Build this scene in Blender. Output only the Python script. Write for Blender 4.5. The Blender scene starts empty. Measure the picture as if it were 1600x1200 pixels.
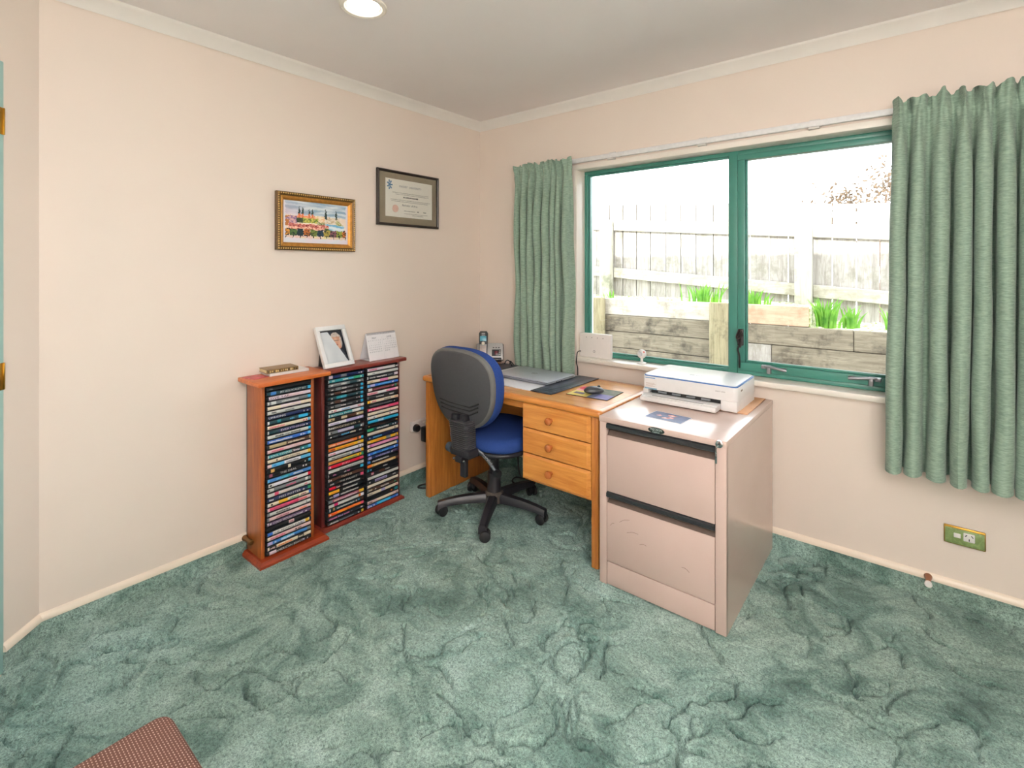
import bpy, bmesh, math, random
from mathutils import Vector, Matrix, noise
random.seed(7)
R = math.radians
S = bpy.context.scene
COL = S.collection

# ------------------------------------------------------------------ camera
cam = bpy.data.cameras.new('camera')
camo = bpy.data.objects.new('camera', cam); COL.objects.link(camo)
camo.location = (2.480, -2.691, 1.3565)
camo.rotation_euler = (R(90), 0, math.atan2(0.6294, 0.7771))
cam.sensor_width = 36.0
cam.lens = 781.6 / 1600 * 36.0
cam.shift_y = -(600 - 418.5) / 1600
cam.clip_start = 0.05; cam.clip_end = 200
S.camera = camo

# ------------------------------------------------------------------ world, lights, exposure
S.view_settings.view_transform = 'Standard'
S.view_settings.look = 'None'
S.view_settings.exposure = 0.0
S.view_settings.gamma = 1.0
S.view_settings.use_curve_mapping = False
w = bpy.data.worlds.new('overcast_sky'); S.world = w; w.use_nodes = True
w.node_tree.nodes['Background'].inputs[0].default_value = (0.90, 0.955, 1.0, 1)
w.node_tree.nodes['Background'].inputs[1].default_value = 6.0

def lamp(name, kind, loc, rot, energy, color=(1, 1, 1), size=1, size_y=None, portal=False):
    l = bpy.data.lights.new(name, kind); o = bpy.data.objects.new(name, l); COL.objects.link(o)
    o.location = loc; o.rotation_euler = rot; l.energy = energy; l.color = color
    if kind == 'AREA':
        l.size = size
        if size_y: l.shape = 'RECTANGLE'; l.size_y = size_y
        if portal: l.cycles.is_portal = True
    if kind == 'SUN': l.angle = R(0.8)
    return o
lamp('sun', 'SUN', (0, -6, 8), (R(90 - 22.7), 0, 0), 8.0, (1, .97, .93))
lamp('window_portal', 'AREA', (1.76, .19, 1.38), (R(-90), 0, 0), 1, size=1.95, size_y=1.2, portal=True)
# unseen fill lamps added behind the camera to brighten the ceiling and room
lamp('upward_fill', 'AREA', (2.95, -3.0, 1.15), (R(180 + 30), 0, R(40)), 165, (.87, .935, 1.0), size=1.0)
lamp('soft_fill', 'AREA', (3.35, -3.0, 1.75), (R(80), 0, R(66)), 6, (.87, .94, 1.0), size=1.1, size_y=1.1)

S.cycles.use_denoising = True
S.cycles.max_bounces = 10
S.cycles.diffuse_bounces = 5
S.cycles.transparent_max_bounces = 12
S.cycles.sample_clamp_indirect = 6
S.cycles.caustics_reflective = False
S.cycles.caustics_refractive = False

# ------------------------------------------------------------------ colour and materials
def lin(h):
    h = h.lstrip('#'); c = [int(h[i:i + 2], 16) / 255 for i in (0, 2, 4)]
    return tuple((x / 12.92 if x <= .04045 else ((x + .055) / 1.055) ** 2.4) for x in c)
def rgba(h): return (*lin(h), 1)
MATS = {}
def mat(name):
    m = bpy.data.materials.new(name); m.use_nodes = True
    nt = m.node_tree; b = nt.nodes['Principled BSDF']
    return m, nt, b
def node(nt, t, **kw):
    n = nt.nodes.new(t)
    for k, v in kw.items():
        if k.startswith('i_'): n.inputs[k[2:].replace('_', ' ')].default_value = v
        else: setattr(n, k, v)
    return n
def ramp(nt, fac, stops):
    r = nt.nodes.new('ShaderNodeValToRGB'); e = r.color_ramp.elements
    while len(e) < len(stops): e.new(.5)
    for i, (p, c) in enumerate(stops): e[i].position = p; e[i].color = c if len(c) == 4 else (*c, 1)
    nt.links.new(fac, r.inputs[0]); return r.outputs[0]
def coords(nt, scale=(1, 1, 1), loc=(0, 0, 0), rot=(0, 0, 0)):
    t = nt.nodes.new('ShaderNodeTexCoord'); m = nt.nodes.new('ShaderNodeMapping')
    m.inputs['Scale'].default_value = scale; m.inputs['Location'].default_value = loc; m.inputs['Rotation'].default_value = rot
    nt.links.new(t.outputs['Object'], m.inputs[0]); return m.outputs[0]
def nz(nt, vec, scale, detail=4, rough=.55, dist=0):
    n = node(nt, 'ShaderNodeTexNoise'); n.inputs['Scale'].default_value = scale; n.inputs['Detail'].default_value = detail
    n.inputs['Roughness'].default_value = rough; n.inputs['Distortion'].default_value = dist
    nt.links.new(vec, n.inputs['Vector']); return n.outputs['Fac']
def bump(nt, b, h, strength, dist=.002):
    n = node(nt, 'ShaderNodeBump'); n.inputs['Strength'].default_value = strength; n.inputs['Distance'].default_value = dist
    nt.links.new(h, n.inputs['Height']); nt.links.new(n.outputs[0], b.inputs['Normal'])
def mixc(nt, fac, a, b, mode='MIX'):
    n = node(nt, 'ShaderNodeMix', data_type='RGBA', blend_type=mode)
    for s, v in ((0, fac), (6, a), (7, b)):
        if isinstance(v, (int, float, tuple)): n.inputs[s].default_value = v if not isinstance(v, tuple) or len(v) == 4 else (*v, 1)
        else: nt.links.new(v, n.inputs[s])
    return n.outputs[2]
def math_(nt, op, a, b=None, c=None):
    n = node(nt, 'ShaderNodeMath', operation=op)
    for i, v in enumerate((a, b, c)):
        if v is None: continue
        if isinstance(v, (int, float)): n.inputs[i].default_value = v
        else: nt.links.new(v, n.inputs[i])
    return n.outputs[0]

def plain(name, hexc, rough=.5, metal=0.0, var=.06, vs=40, bmp=0, coat=0, spec=None):
    """a procedural paint/plastic/metal: slight mottling of colour and roughness"""
    key = (name, hexc, rough, metal)
    if key in MATS: return MATS[key]
    m, nt, b = mat(name); v = coords(nt)
    n = nz(nt, v, vs, 3)
    c = lin(hexc)
    lo = tuple(x * (1 - var) for x in c); hi = tuple(min(1, x * (1 + var)) for x in c)
    nt.links.new(ramp(nt, n, [(.3, lo), (.7, hi)]), b.inputs['Base Color'])
    b.inputs['Roughness'].default_value = rough; b.inputs['Metallic'].default_value = metal
    if coat: b.inputs['Coat Weight'].default_value = coat; b.inputs['Coat Roughness'].default_value = .12
    if spec is not None: b.inputs['Specular IOR Level'].default_value = spec
    if bmp: bump(nt, b, nz(nt, v, vs * 12, 2), bmp, .001)
    MATS[key] = m; return m

def wood(name, c0, c1, axis=0, scale=9, rough=.38, stretch=14, knots=False, coat=.15):
    m, nt, b = mat(name)
    sc = [stretch, stretch, stretch]; sc[axis] = 1.0
    v = coords(nt, tuple(x * scale / 9 for x in sc))
    n1 = nz(nt, v, 3.2, 6, .6, .6); n2 = nz(nt, v, 14, 3, .6)
    f = math_(nt, 'ADD', math_(nt, 'MULTIPLY', n1, .75), math_(nt, 'MULTIPLY', n2, .25))
    col = ramp(nt, f, [(.32, lin(c0)), (.50, tuple((a + b_) / 2 for a, b_ in zip(lin(c0), lin(c1)))), (.68, lin(c1))])
    if knots:
        kv = coords(nt, tuple((1.0 if i == axis else 3.2) for i in range(3)))
        vo = node(nt, 'ShaderNodeTexVoronoi'); vo.inputs['Scale'].default_value = 4.5
        nt.links.new(kv, vo.inputs['Vector'])
        k = ramp(nt, vo.outputs['Distance'], [(.05, (1, 1, 1)), (.13, (0, 0, 0))])
        col = mixc(nt, k, col, tuple(x * .35 for x in lin(c0)))
    nt.links.new(col, b.inputs['Base Color'])
    b.inputs['Roughness'].default_value = rough; b.inputs['Coat Weight'].default_value = coat; b.inputs['Coat Roughness'].default_value = .2
    bump(nt, b, f, .08, .001)
    return m

def wall_paint(name, hexc):
    m, nt, b = mat(name); v = coords(nt); c = lin(hexc)
    n = nz(nt, v, 1.3, 3)
    nt.links.new(ramp(nt, n, [(.3, tuple(x * .97 for x in c)), (.7, tuple(min(1, x * 1.02) for x in c))]), b.inputs['Base Color'])
    b.inputs['Roughness'].default_value = .62
    bump(nt, b, nz(nt, v, 260, 2), .06, .0008)
    return m
M_WALL = wall_paint('cream_wall_paint', 'e6d9cd')
M_CEIL = wall_paint('white_ceiling_paint', 'f5efee')
M_TRIM = plain('cream_gloss_trim', 'eee0ce', .32, var=.02, vs=8)
M_CORN = plain('white_cornice_paint', 'eeeae4', .5, var=.02, vs=8)
M_SILL = plain('white_sill_paint', 'f4ede2', .3, var=.02, vs=8)

def carpet(name, dark=False):
    m, nt, b = mat(name); v = coords(nt)
    # warped coordinates for the mottling
    wn = node(nt, 'ShaderNodeTexNoise'); wn.inputs['Scale'].default_value = 1.7; wn.inputs['Detail'].default_value = 2.5
    nt.links.new(v, wn.inputs['Vector'])
    wv = node(nt, 'ShaderNodeVectorMath', operation='SCALE'); wv.inputs[3].default_value = .75
    nt.links.new(wn.outputs['Color'], wv.inputs[0])
    va = node(nt, 'ShaderNodeVectorMath', operation='ADD'); nt.links.new(v, va.inputs[0]); nt.links.new(wv.outputs[0], va.inputs[1])
    big = nz(nt, va.outputs[0], 1.5, 5, .62, .4)
    mid = nz(nt, va.outputs[0], 6.5, 5, .62, .8)
    fine = nz(nt, v, 300, 3, .75); tuft = nz(nt, v, 120, 3, .65)
    f = math_(nt, 'ADD', math_(nt, 'MULTIPLY', big, .50), math_(nt, 'MULTIPLY', mid, .50))
    col = ramp(nt, f, [(.37, lin('34524a')), (.45, lin('64827a')), (.53, lin('90aaa1')), (.66, lin('b8cfc8'))])
    tint = ramp(nt, nz(nt, v, .9, 3), [(.42, lin('a9a58e')), (.62, lin('bcd6d4'))])
    col = mixc(nt, .35, col, mixc(nt, 1.0, col, tint, 'MULTIPLY'))
    sp = ramp(nt, math_(nt, 'ADD', math_(nt, 'MULTIPLY', fine, .55), math_(nt, 'MULTIPLY', tuft, .45)), [(.38, (.30, .33, .33)), (.50, (.97, .97, .97)), (.61, (1.45, 1.45, 1.43))])
    col = mixc(nt, 1.0, col, sp, 'MULTIPLY')
    nt.links.new(col, b.inputs['Base Color'])
    b.inputs['Roughness'].default_value = .95; b.inputs['Specular IOR Level'].default_value = .1
    b.inputs['Sheen Weight'].default_value = .25; b.inputs['Sheen Roughness'].default_value = .6; b.inputs['Sheen Tint'].default_value = (.8, 1, .95, 1)
    h = math_(nt, 'ADD', math_(nt, 'MULTIPLY', fine, .6), math_(nt, 'MULTIPLY', tuft, .7))
    bump(nt, b, h, .8, .006)
    return m
M_CARPET = carpet('green_sculpted_carpet')

def fabric(name, c0, c1, scale=900, aspect=(1, 1, .12), rough=.9, trans=0.0):
    m, nt, b = mat(name); v = coords(nt, aspect)
    n = nz(nt, v, scale, 3, .7)
    nt.links.new(ramp(nt, n, [(.32, lin(c0)), (.68, lin(c1))]), b.inputs['Base Color'])
    b.inputs['Roughness'].default_value = rough; b.inputs['Specular IOR Level'].default_value = .2
    b.inputs['Sheen Weight'].default_value = .2
    bump(nt, b, n, .25, .001)
    if trans:
        out = nt.nodes['Material Output']; t = node(nt, 'ShaderNodeBsdfTranslucent'); t.inputs[0].default_value = rgba(c1)
        mx = node(nt, 'ShaderNodeMixShader'); mx.inputs[0].default_value = trans
        nt.links.new(b.outputs[0], mx.inputs[1]); nt.links.new(t.outputs[0], mx.inputs[2]); nt.links.new(mx.outputs[0], out.inputs[0])
    return m
M_CURTAIN = fabric('green_curtain_cloth', '718878', '98ad9b', 240, (.16, .16, 1.0), .75, .06)

def printed(name, rough=.5, spec=.4):
    m, nt, b = mat(name); a = node(nt, 'ShaderNodeVertexColor'); a.layer_name = 'Col'
    nt.links.new(a.outputs[0], b.inputs['Base Color']); b.inputs['Roughness'].default_value = rough
    b.inputs['Specular IOR Level'].default_value = spec
    return m
M_PRINT = printed('printed_paper', .6, .25)
M_GLOSSPRINT = printed('glossy_print', .3, .5)

def glass(name, tint=(1, 1, 1, 1), ior=1.2):
    m = bpy.data.materials.new(name); m.use_nodes = True; nt = m.node_tree
    for n in list(nt.nodes):
        if n.type != 'OUTPUT_MATERIAL': nt.nodes.remove(n)
    out = nt.nodes['Material Output']
    t = node(nt, 'ShaderNodeBsdfTransparent'); t.inputs[0].default_value = tint
    g = node(nt, 'ShaderNodeBsdfGlossy'); g.inputs['Roughness'].default_value = .01
    fr = node(nt, 'ShaderNodeFresnel'); fr.inputs[0].default_value = ior
    mx = node(nt, 'ShaderNodeMixShader')
    nt.links.new(fr.outputs[0], mx.inputs[0]); nt.links.new(t.outputs[0], mx.inputs[1]); nt.links.new(g.outputs[0], mx.inputs[2])
    nt.links.new(mx.outputs[0], out.inputs[0]); return m
M_GLASS = glass('window_glass', (.99, 1, .995, 1), 1.33)
M_PICGLASS = glass('picture_glass')

def emit(name, color, strength):
    m = bpy.data.materials.new(name); m.use_nodes = True; nt = m.node_tree
    b = nt.nodes['Principled BSDF']; b.inputs['Base Color'].default_value = (*color, 1)
    b.inputs['Emission Color'].default_value = (*color, 1); b.inputs['Emission Strength'].default_value = strength
    return m

# ------------------------------------------------------------------ mesh helpers
def _verts_new(bm, n0): bm.verts.ensure_lookup_table(); return bm.verts[n0:]
def box(bm, x0, x1, y0, y1, z0, z1, bev=0, seg=2):
    t = bmesh.new(); bmesh.ops.create_cube(t, size=1)
    bmesh.ops.scale(t, vec=(x1 - x0, y1 - y0, z1 - z0), verts=t.verts)
    bmesh.ops.translate(t, vec=((x0 + x1) / 2, (y0 + y1) / 2, (z0 + z1) / 2), verts=t.verts)
    if bev: bmesh.ops.bevel(t, geom=list(t.edges), offset=bev, segments=seg, profile=.5, affect='EDGES')
    join(bm, t); return bm
def join(bm, t, M=None):
    if M is not None: bmesh.ops.transform(t, matrix=M, verts=t.verts)
    me = bpy.data.meshes.new('tmp'); t.to_mesh(me); t.free(); bm.from_mesh(me); bpy.data.meshes.remove(me)
def B(*a, **k): return box(bmesh.new(), *a, **k)
def prism(bm, pts, axis, a0, a1, bev=0, seg=2):
    """polygon pts (2-D) extruded along axis ('x','y','z') from a0 to a1"""
    def P(p, a):
        return {'x': (a, p[0], p[1]), 'y': (p[0], a, p[1]), 'z': (p[0], p[1], a)}[axis]
    t = bmesh.new()
    va = [t.verts.new(P(p, a0)) for p in pts]; vb = [t.verts.new(P(p, a1)) for p in pts]
    t.faces.new(va); t.faces.new(vb[::-1]); n = len(pts)
    for i in range(n): t.faces.new((va[i], vb[i], vb[(i + 1) % n], va[(i + 1) % n]))
    bmesh.ops.recalc_face_normals(t, faces=t.faces)
    if bev:
        es = [e for e in t.edges if abs((e.verts[0].co - e.verts[1].co).length) > bev]
        bmesh.ops.bevel(t, geom=[e for e in t.edges if len(e.link_faces) == 2 and any(len(f.verts) == n for f in e.link_faces)], offset=bev, segments=seg, profile=.5, affect='EDGES')
    join(bm, t); return bm
def tube(bm, pts, r, seg=8, caps=True):
    pts = [Vector(p) for p in pts]; n = len(pts)
    rs = r if isinstance(r, (list, tuple)) else [r] * n
    rings = []; up = None
    for i, p in enumerate(pts):
        d = (pts[min(i + 1, n - 1)] - pts[max(i - 1, 0)]).normalized()
        if up is None:
            up = d.orthogonal().normalized()
        up = (up - d * up.dot(d)).normalized(); sd = d.cross(up)
        rings.append([bm.verts.new(p + (up * math.cos(2 * math.pi * k / seg) + sd * math.sin(2 * math.pi * k / seg)) * rs[i]) for k in range(seg)])
    for a, b in zip(rings, rings[1:]):
        for k in range(seg): bm.faces.new((a[k], a[(k + 1) % seg], b[(k + 1) % seg], b[k]))
    if caps:
        bm.faces.new(rings[0][::-1]); bm.faces.new(rings[-1])
    return bm
def lathe(bm, prof, M=None, seg=24):
    """profile [(r,h)] turned about local z; M places it"""
    t = bmesh.new(); rings = []
    for r, h in prof:
        if r < 1e-6: rings.append([t.verts.new((0, 0, h))])
        else: rings.append([t.verts.new((r * math.cos(2 * math.pi * k / seg), r * math.sin(2 * math.pi * k / seg), h)) for k in range(seg)])
    for a, b in zip(rings, rings[1:]):
        for k in range(seg):
            k2 = (k + 1) % seg
            if len(a) == 1 and len(b) == 1: continue
            if len(a) == 1: t.faces.new((a[0], b[k2], b[k]))
            elif len(b) == 1: t.faces.new((a[k], a[k2], b[0]))
            else: t.faces.new((a[k], a[k2], b[k2], b[k]))
    bmesh.ops.recalc_face_normals(t, faces=t.faces)
    join(bm, t, M); return bm
def place(loc, rz=0, rx=0, ry=0):
    return Matrix.Translation(loc) @ Matrix.Rotation(rz, 4, 'Z') @ Matrix.Rotation(ry, 4, 'Y') @ Matrix.Rotation(rx, 4, 'X')
def smoothpath(pts, k=6):
    pts = [Vector(p) for p in pts]; out = []
    P = [pts[0]] + pts + [pts[-1]]
    for i in range(1, len(P) - 2):
        for j in range(k):
            t = j / k; a, b, c, d = P[i - 1], P[i], P[i + 1], P[i + 2]
            out.append(.5 * ((2 * b) + (c - a) * t + (2 * a - 5 * b + 4 * c - d) * t * t + (3 * b - a - 3 * c + d) * t ** 3))
    out.append(pts[-1]); return out

def world_of(o):
    m = Matrix.Identity(4)
    while o is not None: m = o.matrix_basis @ m; o = o.parent
    return m
def mk(name, bm, m, parent=None, local=False, smooth=35, label=None, kind=None, cat=None, group=None, origin=True):
    """links a bmesh as ONE mesh object; vertices are given in world space unless local"""
    me = bpy.data.meshes.new(name)
    o = bpy.data.objects.new(name, me); COL.objects.link(o)
    if parent is not None:
        o.parent = parent
        if not local: bmesh.ops.transform(bm, matrix=world_of(parent).inverted(), verts=bm.verts)
    elif origin and kind is None and not local:
        xs = [v.co for v in bm.verts]
        c = Vector(((min(v.x for v in xs) + max(v.x for v in xs)) / 2, (min(v.y for v in xs) + max(v.y for v in xs)) / 2, min(v.z for v in xs)))
        bmesh.ops.translate(bm, vec=-c, verts=bm.verts); o.location = c
    bm.to_mesh(me); bm.free()
    for mm in (m if isinstance(m, (list, tuple)) else [m]): me.materials.append(mm)
    if smooth:
        me.shade_smooth(); me.set_sharp_from_angle(angle=R(smooth))
    setp(o, label, cat, group, kind); return o
def setp(o, label=None, cat=None, group=None, kind=None):
    if label: o['label'] = label
    if cat: o['category'] = cat
    if group: o['group'] = group
    if kind: o['kind'] = kind
    return o
def thing(name, label, cat, loc, rz=0, group=None):
    o = bpy.data.objects.new(name, None); COL.objects.link(o); o.empty_display_size = .05
    o.location = loc; o.rotation_euler = (0, 0, rz)
    return setp(o, label, cat, group)
def struct(name, bm, m, parent=None, smooth=35): return mk(name, bm, m, parent, smooth=smooth, kind='structure' if parent is None else None)

_tc = {}
def text_mesh(s, size, align='CENTER', squash=1.0):
    c = bpy.data.curves.new('lettering', 'FONT'); c.body = s; c.size = size; c.align_x = align; c.align_y = 'CENTER'
    c.resolution_u = 2; c.space_character = 1.05
    o = bpy.data.objects.new('lettering', c); COL.objects.link(o)
    dg = bpy.context.evaluated_depsgraph_get(); dg.update()
    me = bpy.data.meshes.new_from_object(o.evaluated_get(dg))
    bpy.data.objects.remove(o); bpy.data.curves.remove(c)
    bm = bmesh.new(); bm.from_mesh(me); bpy.data.meshes.remove(me)
    for v in bm.verts: v.co.x *= squash
    return bm
def frame_matrix(o, u, v):
    """matrix that maps local x->u, y->v, z->u x v, origin o"""
    u = Vector(u).normalized(); v = Vector(v).normalized(); n = u.cross(v)
    return Matrix(((u.x, v.x, n.x, o[0]), (u.y, v.y, n.y, o[1]), (u.z, v.z, n.z, o[2]), (0, 0, 0, 1)))
def lettering(name, s, size, o, u, v, m, parent, squash=1.0, align='CENTER'):
    bm = text_mesh(s, size, align, squash)
    bmesh.ops.transform(bm, matrix=frame_matrix(o, u, v), verts=bm.verts)
    return mk(name, bm, m, parent, smooth=0)
def color_mesh(name, quads, m, parent=None, local=False, **kw):
    """quads: list of (four points, linear rgb) -> one flat printed mesh"""
    bm = bmesh.new(); lay = bm.loops.layers.float_color.new('Col')
    for pts, c in quads:
        f = bm.faces.new([bm.verts.new(p) for p in pts])
        for l in f.loops: l[lay] = (*c, 1)
    return mk(name, bm, m, parent, local, smooth=0, **kw)
def print_grid(o, u, v, nx, ny, fn):
    o = Vector(o); u = Vector(u); v = Vector(v); q = []
    for i in range(nx):
        for j in range(ny):
            c = fn((i + .5) / nx, (j + .5) / ny)
            q.append(([o + u * (a / nx) + v * (b / ny) for a, b in ((i, j), (i + 1, j), (i + 1, j + 1), (i, j + 1))], c))
    return q
def rects(o, u, v, lst, n=None, lift=.0004):
    """printed rectangles (u0,u1,v0,v1,hex) on a plane o + u*.. + v*.., lifted along the normal"""
    o = Vector(o); u = Vector(u); v = Vector(v); nn = u.cross(v).normalized(); q = []
    for k, (a, b, c, d, col) in enumerate(lst):
        off = nn * (lift * (1 + .15 * min(k, 20)))
        q.append(([o + u * x + v * y + off for x, y in ((a, c), (b, c), (b, d), (a, d))], lin(col) if isinstance(col, str) else col))
    return q
def hsh(i, j, k=0):
    x = math.sin(i * 127.1 + j * 311.7 + k * 74.7) * 43758.5453; return x - math.floor(x)
def pn(x, y, z=0.0): return noise.noise(Vector((x, y, z)))
def mixh(a, b, t): t = max(0, min(1, t)); return tuple(x + (y - x) * t for x, y in zip(a, b))

# ================================================================== THE ROOM
XR, YB = 3.6, -3.4                                  # right-hand wall and back wall
HC = 2.40
def carpet_floor():
    """cut-pile carpet: a fine grid with tufts and meandering sculpted grooves as real relief"""
    import numpy as np
    rs = np.random.RandomState(11); st = .0055
    x0, y0 = -.01, -3.41; nx, ny = int(3.63 / st), int(3.42 / st)
    def vnoise(cell):
        gx, gy = int(nx * st / cell) + 3, int(ny * st / cell) + 3; g = rs.rand(gx, gy)
        fx = np.arange(nx) * st / cell; fy = np.arange(ny) * st / cell; ix = fx.astype(int); iy = fy.astype(int)
        tx = (fx - ix)[:, None]; ty = (fy - iy)[None, :]; tx = tx * tx * (3 - 2 * tx); ty = ty * ty * (3 - 2 * ty)
        return (g[ix][:, iy] * (1 - tx) * (1 - ty) + g[ix + 1][:, iy] * tx * (1 - ty) + g[ix][:, iy + 1] * (1 - tx) * ty + g[ix + 1][:, iy + 1] * tx * ty) - .5
    h = .0045 * (rs.rand(nx, ny) - .5) + .0050 * vnoise(.013) + .0045 * vnoise(.05) + .006 * vnoise(.16)
    # grooves: random walks that wander gently, breaking up now and then
    for k in range(230):
        px, py = rs.uniform(.05, 3.5), rs.uniform(-3.3, -.05); a = rs.choice([.65, .3, 2.3, .05, 2.8]) + rs.normal(0, .35); L = rs.uniform(.25, 1.0); d = 0; w = rs.normal(0, 1.2)
        depth = rs.uniform(.014, .027)
        while d < L:
            a += w * .004 + rs.normal(0, .16); w += rs.normal(0, .35) - w * .02
            px += math.cos(a) * .003; py += math.sin(a) * .003; d += .003
            if math.sin(d * 23 + k) > .72: continue
            fade = min(1, d / .05, (L - d) / .05); sx_, sy_ = rs.choice([-1, 1]), rs.choice([-1, 1])
            for qx, qy, m in ((0, 0, 1), (0, sy_, .9), (sx_, 0, .55)):
                i = int(round((px - x0) / st)) + qx; j = int(round((py - y0) / st)) + qy
                if 0 <= i < nx and 0 <= j < ny: h[i, j] = min(h[i, j], -depth * fade * m)
    X, Y = np.meshgrid(x0 + np.arange(nx) * st, y0 + np.arange(ny) * st, indexing='ij')
    jx = (rs.rand(nx, ny) - .5) * st * .7; jy = (rs.rand(nx, ny) - .5) * st * .7
    co = np.stack([X + jx, Y + jy, h - .001], axis=-1).reshape(-1, 3).astype(np.float32)
    I = np.arange(nx * ny).reshape(nx, ny)
    q = np.stack([I[:-1, :-1], I[1:, :-1], I[1:, 1:], I[:-1, 1:]], axis=-1).reshape(-1, 4)
    me = bpy.data.meshes.new('floor'); me.vertices.add(len(co)); me.vertices.foreach_set('co', co.ravel())
    me.loops.add(q.size); me.loops.foreach_set('vertex_index', q.ravel().astype(np.int32))
    me.polygons.add(len(q)); me.polygons.foreach_set('loop_start', (np.arange(len(q)) * 4).astype(np.int32)); me.polygons.foreach_set('loop_total', np.full(len(q), 4, np.int32))
    me.update(calc_edges=True); me.shade_smooth(); me.materials.append(M_CARPET)
    o = bpy.data.objects.new('floor', me); COL.objects.link(o); o['kind'] = 'structure'
    return o
carpet_floor()
mk('light_block_slab', B(-.2, XR + .2, YB - .2, .25, -.25, -.06), plain('grey_light_block', '8a8780', .9), kind='structure')  # unseen slab added to block light from below the carpet sheet
ce = B(-.15, XR + .15, YB - .15, .2, HC, HC + .12)
struct('ceiling', ce, M_CEIL)
struct('wall_left', B(-.15, 0, -2.36, .2, -.1, HC), M_WALL)
aw = bmesh.new(); prism(aw, [(0, -2.36), (-.15, -2.36), (-.15, -3.55), (1.04, -3.55), (1.04, -3.40)], 'z', -.1, HC)
struct('wall_angled', aw, M_WALL)
struct('wall_back', B(1.04, XR + .15, YB - .15, YB, -.1, HC), M_WALL)
struct('wall_right', B(XR, XR + .15, YB, .2, -.1, HC), M_WALL)
# window wall with its opening
WX0, WX1, WZ0, WZ1 = .812, 2.72, .78, 1.985
ww = bmesh.new()
box(ww, -.0, WX0, 0, .2, -.1, HC); box(ww, WX1, XR, 0, .2, -.1, HC)
box(ww, WX0, WX1, 0, .2, -.1, WZ0); box(ww, WX0, WX1, 0, .2, WZ1, HC)
struct('wall_window', ww, M_WALL)
# plaster cornice (cove with small steps), one length per wall
def cornice(name, p0, p1, inward):
    prof = [(0, -.0), (0, -.052), (.006, -.055), (.010, -.047), (.016, -.038), (.026, -.026), (.036, -.018), (.044, -.012), (.050, -.008), (.054, 0)]
    d = (Vector(p1) - Vector(p0)); n = Vector(inward).normalized(); bm = bmesh.new()
    rings = []
    for e, p in ((0, Vector(p0)), (1, Vector(p1))):
        rings.append([bm.verts.new(p + n * a + Vector((0, 0, HC + b)) + d.normalized() * (e and 0)) for a, b in prof])
    k = len(prof)
    for i in range(k): bm.faces.new((rings[0][i], rings[0][(i + 1) % k], rings[1][(i + 1) % k], rings[1][i]))
    bm.faces.new(rings[0]); bm.faces.new(rings[1][::-1]); bmesh.ops.recalc_face_normals(bm, faces=bm.faces)
    return struct(name, bm, M_CORN)
cornice('trim_1', (0, -2.36, 0), (0, 0, 0), (1, 0, 0))
cornice('trim_2', (0, 0, 0), (XR, 0, 0), (0, -1, 0))
cornice('trim_3', (1.04, -3.40, 0), (0, -2.36, 0), (1, 1, 0))
# carpet upstand with the timber bead above it
def skirting(name, p0, p1, inward):
    d = Vector((p1[0] - p0[0], p1[1] - p0[1], 0)); L = d.length; ang = math.atan2(d.y, d.x)
    sgn = 1 if Vector((-d.y, d.x, 0)).dot(Vector((*inward, 0))) > 0 else -1
    Mx = Matrix.Translation((p0[0], p0[1], 0)) @ Matrix.Rotation(ang, 4, 'Z')
    t = bmesh.new(); box(t, 0, L, min(0, sgn * .011), max(0, sgn * .011), -.05, .073)
    bm = bmesh.new(); join(bm, t, Mx)
    o = struct(name, bm, M_CARPET)
    t = bmesh.new()
    prism(t, [(0, .073), (sgn * .014, .073), (sgn * .014, .083), (sgn * .010, .092), (sgn * .005, .097), (0, .099)], 'x', 0, L)
    bm = bmesh.new(); join(bm, t, Mx)
    b = mk('timber_bead', bm, M_TRIM, o); return o
skirting('baseboard_left', (0, -2.36), (0, 0), (1, 0))
skirting('baseboard_window', (0, 0), (XR, 0), (0, -1))
skirting('baseboard_angled', (.106, -2.466), (0, -2.36), (1, 1))

# blue-green door at the left edge of the frame, in the angled wall
d1 = thing('door_1', None, None, (.104, -2.464, 0), R(-45)); d1['kind'] = 'structure'
M_DOOR = plain('blue_green_door_paint', '9cc4bf', .35, var=.03, vs=6)
M_BRASS = plain('brass', 'b08a3e', .3, 1.0, var=.1)
bm = B(0.0, .80, -.030, .005, .004, 2.045, .003); mk('door_leaf', bm, M_DOOR, d1, local=True)
for z in (1.80, .95):
    bm = B(.003, .018, .003, .007, z, z + .09, .001); box(bm, .000, .006, .003, .010, z, z + .09, .002)
    mk('hinge', bm, M_BRASS, d1, local=True)
bm = bmesh.new(); lathe(bm, [(0, 0), (.026, 0), (.026, .006), (.009, .01), (.009, .045), (.024, .05), (.026, .062), (.018, .07), (0, .072)], place((.74, .005, 1.0), 0, R(-90)))
mk('door_handle', bm, M_BRASS, d1, local=True)

# recessed ceiling light
dl = thing('ceiling_light', 'round recessed downlight glowing in the white ceiling', 'light', (.765, -1.515, HC))
bm = bmesh.new(); lathe(bm, [(.066, .002), (.092, .0), (.092, -.006), (.086, -.010), (.074, -.008), (.066, .002)], Matrix.Translation((.765, -1.515, HC)), 40)
mk('light_rim', bm, plain('white_light_rim', 'efe8dd', .4), dl)
bm = bmesh.new(); lathe(bm, [(0, -.004), (.03, -.004), (.055, -.002), (.069, .001)], Matrix.Translation((.765, -1.515, HC)), 40)
mk('light_lens', bm, emit('lamp_lens', (1, .93, .82), 9), dl)

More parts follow.
